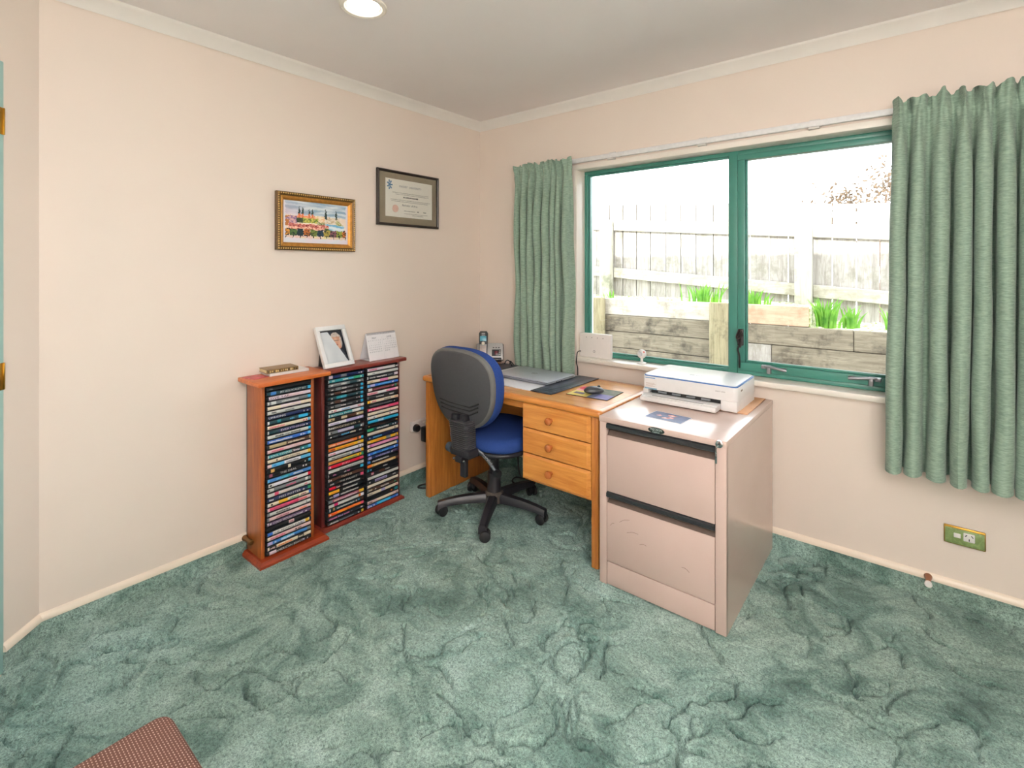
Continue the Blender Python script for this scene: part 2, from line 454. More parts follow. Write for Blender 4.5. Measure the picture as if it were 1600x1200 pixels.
# ------------------------------------------------------------------ window
M_ALU = plain('teal_green_window_metal', '3c7a6d', .35, 0, var=.05, vs=8)
wn = thing('window_1', None, None, (1.766, .12, .80)); wn['kind'] = 'structure'
FX0, FX1, FZ0, FZ1 = .828, 2.705, .803, 1.968
bm = bmesh.new()
for a in ((FX0, FX1, .085, .145, FZ0, FZ0 + .022), (FX0, FX1, .085, .145, FZ1 - .022, FZ1), (FX0, FX0 + .022, .085, .145, FZ0 + .022, FZ1 - .022), (FX1 - .022, FX1, .085, .145, FZ0 + .022, FZ1 - .022), (1.708, 1.752, .078, .140, FZ0 + .001, FZ1 - .001)):
    box(bm, *a, bev=.003)
mk('window_frame', bm, M_ALU, wn)
sash = bmesh.new()
for a in ((1.754, 2.683, .070, .125, .827, .868), (1.754, 2.683, .070, .125, 1.915, 1.944), (1.754, 1.790, .0705, .125, .868, 1.915), (2.645, 2.683, .0705, .125, .868, 1.915)):
    box(sash, *a, bev=.003)
for a in ((1.790, 2.645, .082, .1, .868, .880), (1.790, 1.799, .083, .1, .880, 1.915)): box(sash, *a, bev=.002)
so = mk('window_sash', sash, M_ALU, wn)
mk('window_pane', B(.850, 1.708, .112, .116, .825, 1.946), M_GLASS, wn)
mk('window_pane', B(1.790, 2.645, .100, .104, .868, 1.915), M_GLASS, wn)
bm = bmesh.new()
for a in ((.850, .858, .1, .12, .834, 1.937), (.850, 1.708, .1, .12, .825, .834), (.850, 1.708, .1, .12, 1.937, 1.946), (1.700, 1.708, .1, .12, .834, 1.937)): box(bm, *a, bev=.002)
mk('glazing_bead', bm, M_ALU, wn)
# timber reveal lining and sill
bm = bmesh.new(); box(bm, WX0 - .030, FX0, -.010, .2, .80, FZ1, .003)
box(bm, FX1, WX1 + .02, -.010, .2, .80, FZ1, .003); box(bm, WX0 - .030, WX1 + .02, -.010, .2, FZ1, 1.998, .003)
mk('reveal_lining', bm, M_SILL, wn)
bm = B(WX0 - .033, WX1 + .03, -.028, .2, .776, .802, .004); mk('window_sill', bm, M_SILL, wn)
# catch with a dark cord, and two stays on the sash
M_DARKMET = plain('dark_brown_metal', '2c2523', .45, .4)
M_ZINC = plain('brushed_zinc', '8e8d90', .35, .8, var=.1)
bm = bmesh.new(); box(bm, 1.757, 1.785, .052, .071, .955, 1.04, .005)
tube(bm, smoothpath([(1.771, .055, 1.03), (1.781, .035, 1.01), (1.781, .030, .98), (1.773, .033, .95)]), [.007] * 19, 8)
mk('window_catch', bm, M_DARKMET, so)
bm = bmesh.new(); tube(bm, smoothpath([(1.768, .05, 1.04), (1.757, .04, 1.0), (1.777, .035, .97), (1.763, .04, .94), (1.768, .048, .90), (1.766, .058, .84)]), .005, 6)
tube(bm, smoothpath([(1.775, .04, 1.035), (1.79, .03, 1.01), (1.765, .025, .99), (1.775, .03, .965)]), .004, 6)
mk('cord', bm, M_DARKMET, so)
for x0, x1, xp in ((1.882, 1.985, 1.905), (2.345, 2.235, 2.32)):
    bm = bmesh.new()
    tube(bm, smoothpath([(x0, .058, .862), (xp, .050, .863), (x1, .045, .852)]), [.007] * 12 + [.005], 8)
    box(bm, xp - .009, xp + .009, .045, .072, .828, .868, .003); box(bm, x0 - .012, x0 + .012, .05, .072, .85, .868, .003)
    tube(bm, [(xp, .05, .856), (x1, .055, .862)], .003, 6)
    mk('window_stay', bm, M_ZINC, so)

# ------------------------------------------------------------------ curtain rail and curtains
rl = thing('curtain_rail', 'long white curtain rail fixed to the wall above the window', 'rail', (1.8, 0, 2.01))
bm = B(.385, 3.3, -.024, -.003, 2.008, 2.036, .004); mk('rail', bm, plain('white_rail_enamel', 'e8e8e8', .35), rl)
for x in (1.07, 1.60, 2.11):
    bm = B(x - .022, x + .022, -.027, 0, 1.998, 2.007, .002); box(bm, x - .022, x + .022, -.006, 0, 1.985, 2.045, .002)
    mk('rail_bracket', bm, plain('clear_bracket_plastic', 'dcd9d4', .3), rl)
def curtain(name, label, x0t, x1t, x0b, x1b, zt, zb, folds, seed, amp=.036, y0=-.066):
    rnd = random.Random(seed)
    ws = [rnd.uniform(.65, 1.4) for _ in range(folds)]; tot = sum(ws); cum = [0]
    for a in ws: cum.append(cum[-1] + a / tot)
    am = [rnd.uniform(.65, 1.15) for _ in range(folds + 1)]; dr = [rnd.uniform(-1, 1) for _ in range(folds + 1)]
    NS, NT = folds * 18, 64
    bm = bmesh.new(); grid = []
    sst = lambda a, b, x: (lambda t: t * t * (3 - 2 * t))(max(0, min(1, (x - a) / (b - a))))
    for j in range(NT + 1):
        t = (j / NT) ** 1.5; row = []; z = zt + (zb - zt) * t; below = zt - z
        open_ = .42 + .58 * sst(.07, .45, below)
        head = 1 - sst(.0, .085, below)                     # the frill above the gathering tape
        pinch = math.exp(-((below - .08) / .028) ** 2)
        for i in range(NS + 1):
            s = i / NS
            k = max(q for q in range(folds) if cum[q] <= s + 1e-9); f = (s - cum[k]) / (cum[k + 1] - cum[k])
            a = am[k] * (1 - f) + am[k + 1] * f; dd = dr[k] * (1 - f) + dr[k + 1] * f
            ph = 2 * math.pi * f
            wy = (math.cos(ph) + .16 * math.cos(3 * ph)) * amp * a * open_ * (1 - .45 * pinch)
            wx = (math.sin(2 * ph) * .85 - math.sin(ph)) * abs(x1t - x0t) / folds * .17 * a * sst(.05, .35, below)
            n1 = pn(s * folds * 1.9, below * 3, seed); n2 = pn(s * folds * 4.1, below * 9, seed + 5)
            wy += .016 * n1 * sst(.04, .5, below) + pinch * .010 * n2 + head * (.012 * math.sin(2 * ph + k * 1.7) + .010 * n2 - .006)
            wx += head * .010 * n2 + .012 * n1 * t
            xl = x0t + (x0b - x0t) * t; xr = x1t + (x1b - x1t) * t
            x = xl + (xr - xl) * s + wx + dd * .016 * t * math.sin(math.pi * s)
            zz = z + head * (.008 * math.sin(ph + k * 2.1) + .014 * pn(s * folds * 2.3, 0, seed + 9)) + (.003 * math.cos(ph) if j == NT else 0)
            row.append(bm.verts.new((x, y0 + wy, zz)))
        grid.append(row)
    for j in range(NT):
        for i in range(NS): bm.faces.new((grid[j][i], grid[j][i + 1], grid[j + 1][i + 1], grid[j + 1][i]))
    bmesh.ops.recalc_face_normals(bm, faces=bm.faces)
    # a second layer (the lining) just behind the cloth
    dup = bmesh.ops.duplicate(bm, geom=list(bm.verts) + list(bm.edges) + list(bm.faces))
    bmesh.ops.translate(bm, vec=(0, .0015, 0), verts=[g for g in dup['geom'] if isinstance(g, bmesh.types.BMVert)])
    root = thing(name, label, 'curtain', ((x0t + x1t) / 2, y0, zb))
    cl = mk('curtain_cloth', bm, M_CURTAIN, root, smooth=60)
    # stitched hem line near the bottom edge
    return root
curtain('curtain', 'gathered green curtain at the left of the window behind the desk', .372, .822, .400, .835, 2.034, .52, 8, 3, .034, -.072)
curtain('curtain', 'wide gathered green curtain at the right over the outlet', 2.400, 3.14, 2.375, 3.14, 2.046, .525, 13, 11, .047, -.098)

# ================================================================== OUTSIDE
def weathered(name, c0, c1, stain, axis, dim=.70):
    m, nt, b = mat(name)
    d_ = lambda h: tuple(x * dim for x in lin(h))
    sc = [12, 12, 12]; sc[axis] = 1.2
    oi = node(nt, 'ShaderNodeObjectInfo')
    t = node(nt, 'ShaderNodeTexCoord'); mp = node(nt, 'ShaderNodeMapping'); mp.inputs['Scale'].default_value = sc
    ad = node(nt, 'ShaderNodeVectorMath', operation='ADD'); nt.links.new(t.outputs['Object'], ad.inputs[0])
    sv = node(nt, 'ShaderNodeVectorMath', operation='SCALE'); sv.inputs[0].default_value = (7, 5, 9); nt.links.new(oi.outputs['Random'], sv.inputs[3])
    nt.links.new(sv.outputs[0], ad.inputs[1]); nt.links.new(ad.outputs[0], mp.inputs[0])
    n = nz(nt, mp.outputs[0], 2.2, 6, .65, 1.2)
    blot = nz(nt, ad.outputs[0], 4.5, 5, .7)
    col = ramp(nt, n, [(.3, d_(c0)), (.7, d_(c1))])
    col = mixc(nt, ramp(nt, blot, [(.50, (0, 0, 0)), (.70, (.85, .85, .85))]), col, d_(stain))
    nt.links.new(col, b.inputs['Base Color']); b.inputs['Roughness'].default_value = .9
    bump(nt, b, n, .4, .004)
    return m
M_PALING = weathered('weathered_paling', '9d948c', 'd6d0c8', '8f8a78', 2)
M_RAIL = weathered('weathered_rail', 'bdb5a4', 'e6e0d2', 'a39b84', 0)
M_POSTW = weathered('weathered_post', 'b9b3a2', 'dedacb', '7e8168', 2)
M_SLEEPER = weathered('mossy_sleeper', '7d715f', 'b3a892', '3a3229', 0, .64)
M_SLEEPERPALE = weathered('pale_sleeper', 'cfc5b4', 'eae3d4', '9b9180', 0)
M_SLEEPERPINK = weathered('fresh_pink_sleeper', 'd3a98c', 'ecc9ac', 'b08a6c', 0)
M_RPOST = weathered('mossy_post', '867b5c', 'b9ae8b', '453e2d', 2)

fence = thing('paling_fence', 'weathered pale timber paling fence beyond the planter outside', 'fence', (.7, 3.6, .5))
FSL = -.078
ftop = lambda x: 2.183 + FSL * x
px = -2.3
rnd = random.Random(5)
while px < 4.2:
    wd = .196 + rnd.uniform(-.012, .012)
    bm = bmesh.new(); dy = rnd.uniform(0, .006); top = ftop(px + wd / 2) + rnd.uniform(-.004, .004)
    t = bmesh.new(); box(t, px, px + wd, 3.600 + dy, 3.620 + dy, .55, top, .002, 1)
    for v in t.verts:
        if v.co.z > 1: v.co.z += FSL * (v.co.x - px - wd / 2)
    join(bm, t); mk('paling', bm, M_PALING, fence)
    if px + wd < .80:
        bm = bmesh.new(); box(bm, px + wd - .03, px + wd + .045, 3.628, 3.640, .55, top - .02, .001, 1); mk('paling', bm, M_PALING, fence)
    px += wd + rnd.uniform(.004, .011)
def sloped(bm, x0, x1, y0, y1, za, zb, bev=.004):
    t = bmesh.new(); box(t, x0, x1, y0, y1, 0, zb - za, bev, 1)
    for v in t.verts: v.co.z += za + FSL * v.co.x
    join(bm, t)
for za, zb in ((1.812, 1.955), (1.163, 1.300)):
    for x0, x1 in ((-2.3, -.93), (-.77, 1.445), (1.605, 4.2)):
        bm = bmesh.new(); sloped(bm, x0, x1, 3.545, 3.598, za, zb); mk('fence_rail', bm, M_RAIL, fence)
for x in (-.85, 1.526):
    bm = B(x - .078, x + .078, 3.43, 3.545, .5, 1.945 + FSL * x, .006); mk('fence_post', bm, M_POSTW, fence)

rw = thing('retaining_wall', 'mossy timber sleeper retaining wall of a raised garden outside', 'wall', (.9, 2.9, .16))
Z1 = .978
rows = [(Z1 - .2, Z1, [(-2.3, -.62, M_SLEEPERPALE), (-.615, .83, M_SLEEPERPALE), (.835, 1.657, M_SLEEPERPINK)]),
        (Z1 - .4, Z1 - .204, [(-2.3, -.62, M_SLEEPER), (-.615, .83, M_SLEEPER), (.835, 2.02, M_SLEEPER), (2.025, 4.2, M_SLEEPER)]),
        (Z1 - .6, Z1 - .404, [(-2.3, -.62, M_SLEEPER), (-.615, .83, M_SLEEPER), (.835, 1.33, M_PALING), (1.335, 4.2, M_SLEEPER)]),  # short grey segment: its colour imitates a reflection in the window glass
        (Z1 - .82, Z1 - .604, [(-2.3, .83, M_SLEEPER), (.835, 4.2, M_SLEEPER)])]
for za, zb, segs in rows:
    for x0, x1, m in segs:
        mk('sleeper', B(x0, x1, 2.90 + rnd.uniform(-.004, .004), 2.955, za + .002, zb, .006, 1), m, rw)
mk('backing_board', B(-2.3, 4.2, 2.957, 2.972, .16, .76), M_SLEEPER, rw)
for x, wd, zt in ((-.60, .085, .985), (.838, .098, .985)):
    bm = bmesh.new(); lathe(bm, [(0, .1), (wd, .1), (wd, zt - .012), (wd * .95, zt), (0, zt + .004)], Matrix.Translation((x, 2.83, 0)) @ Matrix.Scale(.75, 4, (0, 1, 0)), 14)
    mk('support_post', bm, M_RPOST, rw)
M_SOIL, nt, b = mat('pebbly_soil')
v = coords(nt); vo = node(nt, 'ShaderNodeTexVoronoi'); vo.inputs['Scale'].default_value = 38; nt.links.new(v, vo.inputs['Vector'])
nt.links.new(ramp(nt, vo.outputs['Color'], [(.2, lin('8d9a5a')), (.5, lin('cfcfae')), (.8, lin('e6e2d2'))]), b.inputs['Base Color']); b.inputs['Roughness'].default_value = .95
bump(nt, b, vo.outputs['Distance'], .8, .02)
def soil_bed(x0, x1, z):
    bm = bmesh.new(); n, k = 40, 10; g = []
    for i in range(n + 1):
        g.append([bm.verts.new((x0 + (x1 - x0) * i / n, 2.974 + .62 * j / k, z + .03 * pn(i * .7, j * .9) + .03 * j / k)) for j in range(k + 1)])
    for i in range(n):
        for j in range(k): bm.faces.new((g[i][j], g[i + 1][j], g[i + 1][j + 1], g[i][j + 1]))
    return bm
bm = soil_bed(-2.3, 1.66, .945); join(bm, soil_bed(1.66, 4.2, .765)); box(bm, 1.645, 1.665, 2.957, 3.59, .5, .96)
gs = mk('garden_soil', bm, M_SOIL, kind='structure')
bm = B(-4, 6, .2, 2.83, .10, .16); mk('garden_ground', bm, plain('grey_concrete_path', '9a978f', .9, var=.15, vs=6), kind='structure')
# eave of the house, which keeps the lower fence in its shade
bm = B(-4, 6, YB - .4, .75, 2.56, 2.70); box(bm, -4, 6, .72, .76, 2.50, 2.70); mk('trim_4', bm, plain('white_eave', 'dcdad4', .6), kind='structure')

M_LEAF, nt, b = mat('green_leaf')
v = coords(nt); nt.links.new(ramp(nt, nz(nt, v, 14, 3), [(.3, lin('37791f')), (.7, lin('88bb48'))]), b.inputs['Base Color']); b.inputs['Roughness'].default_value = .5
out = nt.nodes['Material Output']; tl = node(nt, 'ShaderNodeBsdfTranslucent'); tl.inputs[0].default_value = rgba('9bd850'); mx = node(nt, 'ShaderNodeMixShader'); mx.inputs[0].default_value = .35
nt.links.new(b.outputs[0], mx.inputs[1]); nt.links.new(tl.outputs[0], mx.inputs[2]); nt.links.new(mx.outputs[0], out.inputs[0])
def blade_plant(x, y, z, n, h, spread, seed, label):
    rnd = random.Random(seed)
    root = thing('strap_leaf_plant', label, 'plant', (x, y, z), 0, 'green plants growing in the raised garden')
    for k in range(n):
        a = rnd.uniform(0, 2 * math.pi); r = abs(rnd.gauss(0, .45)) * spread; bx, by = x + math.cos(a) * r * .55, y + math.sin(a) * r * .3
        hh = h * rnd.uniform(.6, 1.05); lean = rnd.uniform(.05, .45) * hh * (1 if rnd.random() > .15 else 1.6)
        dx, dy = math.cos(a) * lean, math.sin(a) * lean * .4; wd = rnd.uniform(.008, .015)
        tx = Vector((-math.sin(a) * .5 + .8, .3 * math.cos(a), 0)).normalized()
        bm = bmesh.new(); prev = None
        for j in range(6):
            t = j / 5; p = Vector((bx + dx * t * t, by + dy * t * t, z + hh * (t - .12 * t * t * (lean / hh) * 2)))
            ww_ = wd * (1 - t ** 2.2) + .0004
            q = [bm.verts.new(p - tx * ww_), bm.verts.new(p + Vector((0, -.003, 0))), bm.verts.new(p + tx * ww_)]
            if prev:
                bm.faces.new((prev[0], prev[1], q[1], q[0])); bm.faces.new((prev[1], prev[2], q[2], q[1]))
            prev = q
        mk('leaf', bm, M_LEAF, root)
blade_plant(-1.12, 3.1, .95, 22, .26, .20, 1, 'leafy green clump at the far left corner of the window view')
blade_plant(.58, 3.12, .95, 46, .24, .42, 2, 'wide green clump just left of the window mullion above the pale sleeper')
blade_plant(1.12, 3.12, .95, 34, .20, .34, 3, 'green clump above the pinkish sleeper right of the mullion')
blade_plant(1.775, 3.08, .76, 60, .32, .22, 4, 'largest bright green clump at the end of the pinkish sleeper')
blade_plant(1.985, 3.12, .77, 22, .24, .16, 6, 'small green clump right of the largest clump near the curtain')
blade_plant(-.62, 3.2, .96, 10, .12, .16, 7, 'tiny dark green tuft right of the left fence post')
blade_plant(2.28, 3.15, .78, 12, .26, .16, 8, 'sparse tuft beside the right curtain edge in the planter')
# bare-branched tree beyond the fence
tr = thing('garden_tree', 'sunlit tree with sparse leaves behind the paling fence', 'tree', (2.05, 7.4, 0))
bm = bmesh.new(); rnd = random.Random(21); tips = []
tube(bm, smoothpath([(2.05, 7.4, 0), (2.07, 7.4, 1.2), (2.0, 7.4, 2.0)]), [.08] * 6 + [.06] * 6 + [.05], 8)
for k in range(18):
    a = rnd.uniform(0, 6.28); L = rnd.uniform(.3, 1.05); z0 = rnd.uniform(1.4, 2.0)
    e = Vector((2.05 + math.cos(a) * L, 7.4 + math.sin(a) * L * .6, z0 + rnd.uniform(.35, .95)))
    tube(bm, smoothpath([(2.02, 7.4, z0), (2.04 + math.cos(a) * L * .5, 7.4 + math.sin(a) * L * .3, z0 + .25), e]), [.020 - .0014 * i for i in range(13)], 6); tips.append(e)
mk('trunk', bm, plain('pale_bark', '5d4c40', .9, var=.2), tr)
bm = bmesh.new()
for e in tips:
    for k in range(60):
        p = e + Vector((rnd.gauss(0, .17), rnd.gauss(0, .17), rnd.gauss(0, .11))); s = rnd.uniform(.03, .06)
        u_ = Vector((rnd.gauss(0, 1), rnd.gauss(0, 1), rnd.gauss(0, 1))).normalized(); v_ = u_.orthogonal().normalized()
        bm.faces.new([bm.verts.new(p + q) for q in (u_ * s, v_ * s * .5, -u_ * s, -v_ * s * .5)])
fo = mk('foliage', bm, plain('russet_leaf', '58452f', .7, var=.25), tr); fo['kind'] = 'stuff'

# ================================================================== WALL PICTURES AND FITTINGS
M_GOLD = plain('antique_gold', 'b5803a', .35, .55, var=.2, vs=60)
M_GOLDDARK = plain('dark_antique_gold', '5e4420', .45, .4, var=.3, vs=120)
def picture_frame_bm(y0, y1, z0, z1, w0, w1, xa, xb, xc):
    """a mitred moulding on the left wall between insets w0 (outer) and w1 (inner)"""
    bm = bmesh.new(); rings = []
    for ins, x in ((w0, 0.002), (w0, xa), ((w0 + w1) / 2, xb), (w1, xc), (w1, .002)):
        rings.append([bm.verts.new((x, y, z)) for y, z in ((y0 + ins, z0 + ins), (y1 - ins, z0 + ins), (y1 - ins, z1 - ins), (y0 + ins, z1 - ins))])
    for a, b in zip(rings, rings[1:]):
        for k in range(4): bm.faces.new((a[k], a[(k + 1) % 4], b[(k + 1) % 4], b[k]))
    bmesh.ops.recalc_face_normals(bm, faces=bm.faces); return bm
PY0, PY1, PZ0, PZ1 = -1.503, -1.058, 1.446, 1.740
pt = thing('framed_painting', 'gilt framed watercolour of a hillside town hanging left on the cream wall', 'picture', (0, (PY0 + PY1) / 2, PZ0))
mk('outer_moulding', picture_frame_bm(PY0, PY1, PZ0, PZ1, 0, .020, .022, .030, .024), M_GOLDDARK, pt, smooth=20)
mk('inner_moulding', picture_frame_bm(PY0, PY1, PZ0, PZ1, .020, .040, .022, .019, .010), M_GOLD, pt, smooth=20)
bm = bmesh.new()
def beads(bm, y0, y1, z0, z1, ins, x, step, r):
    L = [((y0 + ins, z0 + ins), (y1 - ins, z0 + ins)), ((y1 - ins, z0 + ins), (y1 - ins, z1 - ins)), ((y1 - ins, z1 - ins), (y0 + ins, z1 - ins)), ((y0 + ins, z1 - ins), (y0 + ins, z0 + ins))]
    for (a, b) in L:
        d = math.hypot(b[0] - a[0], b[1] - a[1]); n = int(d / step)
        for i in range(n):
            f = i / n; t = bmesh.new(); bmesh.ops.create_icosphere(t, subdivisions=1, radius=r)
            join(bm, t, Matrix.Translation((x, a[0] + (b[0] - a[0]) * f, a[1] + (b[1] - a[1]) * f)))
beads(bm, PY0, PY1, PZ0, PZ1, .009, .0285, .0115, .0042)
bo = mk('beading', bm, plain('bright_gilt', 'e0bd72', .3, .6, var=.1), pt); bo['kind'] = 'stuff'
def painting(u, v):
    u += .014 * pn(u * 26, v * 26, 8); v += .018 * pn(u * 22, v * 22, 9)
    n1 = pn(u * 9, v * 9, 1) ; n2 = pn(u * 34, v * 34, 2) * 1.3; n3 = pn(u * 4, v * 16, 3)
    def L(h): return lin(h)
    c = mixh(L('dfe3ea'), L('e9dde6'), .5 + n1)
    if v > .13 and .04 < u < .96 + .01 * n2:
        if v > .66: c = mixh(mixh(L('8fa9bd'), L('dbe3e6'), .5 + 1.3 * n3), L('d8b3c4'), (.45 - u) * 1.4 * (1 - (v - .66) * 3))
        else: c = mixh(L('e9d3bb'), L('f0e6dc'), .5 + n1)
        rid = .66 + .03 * n1
        if .50 < v < rid and .2 < u < .86:
            c = mixh(L('e8bf92'), L('f1e2c6'), .5 + 1.4 * n2)
            if u < .46: c = mixh(L('dd8a62'), L('edb698'), .5 + 1.6 * n2)
            if u > .62: c = mixh(L('c7b08e'), L('e9dfd0'), .5 + 1.4 * n2)
        for sx, zt, sz in ((.235, .86, .016), (.285, .87, .016), (.385, .83, .014), (.43, .84, .014), (.635, .86, .018), (.80, .87, .014)):
            base = .60
            if base < v < zt:
                wd = sz * (1 if v < .72 else max(.15, (zt - v) / (zt - .72)) * 1.1)
                if abs(u - sx) < wd: c = L('d1744e') if v < .70 and sx < .5 else L('33443f')
        if .80 < u < .93 and .46 < v < .62 - (u - .80) * 1.2: c = mixh(L('9a9a62'), L('d6cfa0'), .5 + n2 * 1.5)
        if u < .20 and .40 < v < .64: c = mixh(L('7d668c'), L('d3a7a2'), .5 + 1.8 * n2) if n1 > -.2 else L('b2703f')
        if .20 < u < .29 and .48 < v < .60: c = mixh(L('27352a'), L('4c5a38'), .5 + 1.5 * n2)
        if .29 < u < .52 and .49 < v < .60 + .02 * n2: c = mixh(L('5f7434'), L('c6c25f'), .5 + 1.8 * n2)
        if .50 < u < .62 and .44 < v < .52: c = mixh(L('54683f'), L('b7b48b'), .5 + 1.8 * n2)
        if .52 < u < .93 and .34 < v < .50 - .06 * (u - .5) and not (u < .62 and v > .44): c = mixh(L('6fb2d4'), L('e2edf2'), .5 + 1.9 * n3 + .6 * n1)
        if .08 < u < .68 and .33 < v < .46: c = mixh(L('b5544f'), L('efc2ab'), .5 + 1.7 * n2 + (.40 - v) * 4)
        if .40 < v < .44 and .1 < u < .5 and n2 > .1: c = L('7b2f35')
        if .62 < u < .80 and .30 < v < .40 - (u - .62) * .5: c = mixh(L('3f5a35'), L('7b8f55'), .5 + n2)
        t = (u * 10) % 1
        if .18 < v < .34 + .02 * n1 and (abs(t - .5) < .56 - abs(v - .26) * 1.6 or n2 > .12):
            k = int(u * 10)
            c = mixh([L('c98a3f'), L('4d6a3a'), L('24363c'), L('b86b34'), L('6d7c3c'), L('2b4152'), L('a99b48'), L('7c4f5a'), L('8f9a3f'), L('c87333')][k % 10], L('1d2b2a'), .25 + 1.9 * n2 + .8 * n1)
        if .11 < v < .20 and abs(t - .5) < .07: c = L('2a2f33')
        elif .12 < v < .18: c = mixh(L('e4dba8'), L('e5c9c0'), .5 + 1.6 * n1)
    return c
color_mesh('watercolour', print_grid((.008, PY0 + .036, PZ0 + .036), (0, PY1 - PY0 - .072, 0), (0, 0, PZ1 - PZ0 - .072), 110, 72, painting), M_PRINT, pt)

CY0, CY1, CZ0, CZ1 = -.905, -.421, 1.612, 1.948
ct = thing('framed_certificate', 'black framed certificate with a grey mount high on the left wall', 'certificate', (0, (CY0 + CY1) / 2, CZ0))
M_BLACKFR = plain('black_brown_frame', '241b16', .3, var=.1)
mk('certificate_frame', picture_frame_bm(CY0, CY1, CZ0, CZ1, 0, .015, .018, .021, .016), M_BLACKFR, ct, smooth=20)
mk('mount_board', B(.004, .008, CY0 + .012, CY1 - .012, CZ0 + .012, CZ1 - .012), plain('grey_olive_mount', '968b75', .6, var=.05), ct)
q0 = (.0085, CY0 + .062, CZ0 + .056); uu = (0, CY1 - CY0 - .115, 0); vv = (0, 0, CZ1 - CZ0 - .106)
R_ = [(0, 1, 0, 1, 'fbf8ec')]
rnd = random.Random(3)
def dashes(u0, u1, v, h, col, gap=.3, wmin=.006, wmax=.02):
    out = []; x = u0
    while x < u1:
        wd = rnd.uniform(wmin, wmax); out.append((x, min(u1, x + wd), v, v + h * rnd.uniform(.7, 1), col)); x += wd + rnd.uniform(.003, .007)
    return out
R_ += [(.07 + .02 * math.cos(a) * k, .085 + .02 * math.cos(a) * k + .012, .82 + .05 * math.sin(a) * k, .85 + .05 * math.sin(a) * k, '5f88a8') for k in (.6, 1.5, 2.2) for a in (0, .9, 1.8, 2.7, 3.6, 4.5, 5.4)]
for vv0, a, b_, c_ in ((.64, .14, .92, '9a968c'), (.60, .2, .92, '9a968c'), (.45, .1, .95, 'a39f95'), (.41, .12, .9, 'a39f95'), (.17, .38, .62, '8f8b82'), (.10, .38, .9, 'b0aca2'), (.06, .55, .8, 'b0aca2')):
    R_ += dashes(a, b_, vv0, .016, c_)
R_ += dashes(.36, .68, .525, .032, '4a4742', wmin=.01, wmax=.03)
R_ += dashes(.66, .70, .17, .03, '55524c'); R_ += dashes(.80, .86, .17, .03, '55524c')
color_mesh('certificate_paper', rects(q0, uu, vv, R_), M_PRINT, ct)
ink = plain('pale_grey_ink', '8c8b90', .6); inkd = plain('dark_ink', '3c3a37', .6)
yc = (CY0 + CY1) / 2
lettering('heading', 'MASSEY  UNIVERSITY', .018, (.0105, yc + .01, CZ0 + .056 + .82 * vv[2]), (0, 1, 0), (0, 0, 1), ink, ct)
lettering('degree_line', 'Bachelor of Arts', .017, (.0105, yc + .005, CZ0 + .056 + .325 * vv[2]), (0, 1, 0), (0, 0, 1), inkd, ct)
bm = bmesh.new(); lathe(bm, [(0, .002), (.022, .002), (.023, 0)], Matrix.Translation((.009, CY0 + .062 + .2 * uu[1], CZ0 + .056 + .22 * vv[2])) @ Matrix.Rotation(R(90), 4, 'Y'), 24)
mk('seal', bm, plain('pale_pink_seal', 'ecc9b8', .6), ct)
mk('certificate_glass', B(.0125, .0140, CY0 + .012, CY1 - .012, CZ0 + .012, CZ1 - .012), M_PICGLASS, ct)

# green-brass power point on the window wall
oq = thing('power_outlet', 'green marbled power outlet with brass edge low on the window wall', 'outlet', (2.626, 0, .245))
M_MARBLE, nt, b = mat('green_marbled_plate'); v = coords(nt)
nt.links.new(ramp(nt, nz(nt, v, 38, 5, .6, 1.5), [(.3, lin('5f6f3c')), (.7, lin('8aa06a'))]), b.inputs['Base Color']); b.inputs['Roughness'].default_value = .3
mk('brass_rim', B(2.564, 2.689, -.010, 0, .246, .318, .003), M_BRASS, oq)
mk('face_plate', B(2.568, 2.685, -.0125, -.009, .250, .311, .001), M_MARBLE, oq)
M_WPLAS = plain('white_plastic', 'ece9e6', .35, var=.02)
mk('switch', B(2.594, 2.615, -.0155, -.012, .276, .294, .002), M_WPLAS, oq)
bm = B(2.623, 2.657, -.0150, -.012, .270, .303, .003); mk('socket', bm, M_WPLAS, oq)
bm = bmesh.new()
for dx, dz, a in ((-.009, .006, 35), (.009, .006, -35), (0, -.009, 0)):
    t = B(-.0014, .0014, -.0006, .0006, -.0045, .0045); join(bm, t, place((2.640 + dx, -.0153, .287 + dz)) @ Matrix.Rotation(R(a), 4, 'Y'))
mk('pin_slot', bm, plain('black_slot', '1b1b1b', .6), oq)
# door stops screwed to the skirting
def door_stop(loc, rz, label, col, tip=None):
    o = thing('door_stop', label, 'door stop', loc, rz)
    bm = bmesh.new(); lathe(bm, [(0, 0), (.014, 0), (.013, .008), (.010, .02), (.009, .04), (.011, .058), (0, .058)], Matrix.Rotation(R(90), 4, 'X'), 16); mk('stop_peg', bm, col, o, local=True)
    bm = bmesh.new(); lathe(bm, [(0, .058), (.012, .058), (.013, .066), (.010, .072), (0, .073)], Matrix.Rotation(R(90), 4, 'X'), 16); mk('rubber_tip', bm, tip or M_WPLAS, o, local=True)
door_stop((2.515, -.013, .086), 0, 'brown wooden door stop with white tip on the window wall skirting', plain('brown_turned_wood', '7a4a2c', .45))
door_stop((.013, -1.650, .082), R(90), 'small brass-brown door stop beside the narrow rack', plain('bronze', '6b4a24', .4, .5), plain('bronze', '6b4a24', .4, .5))

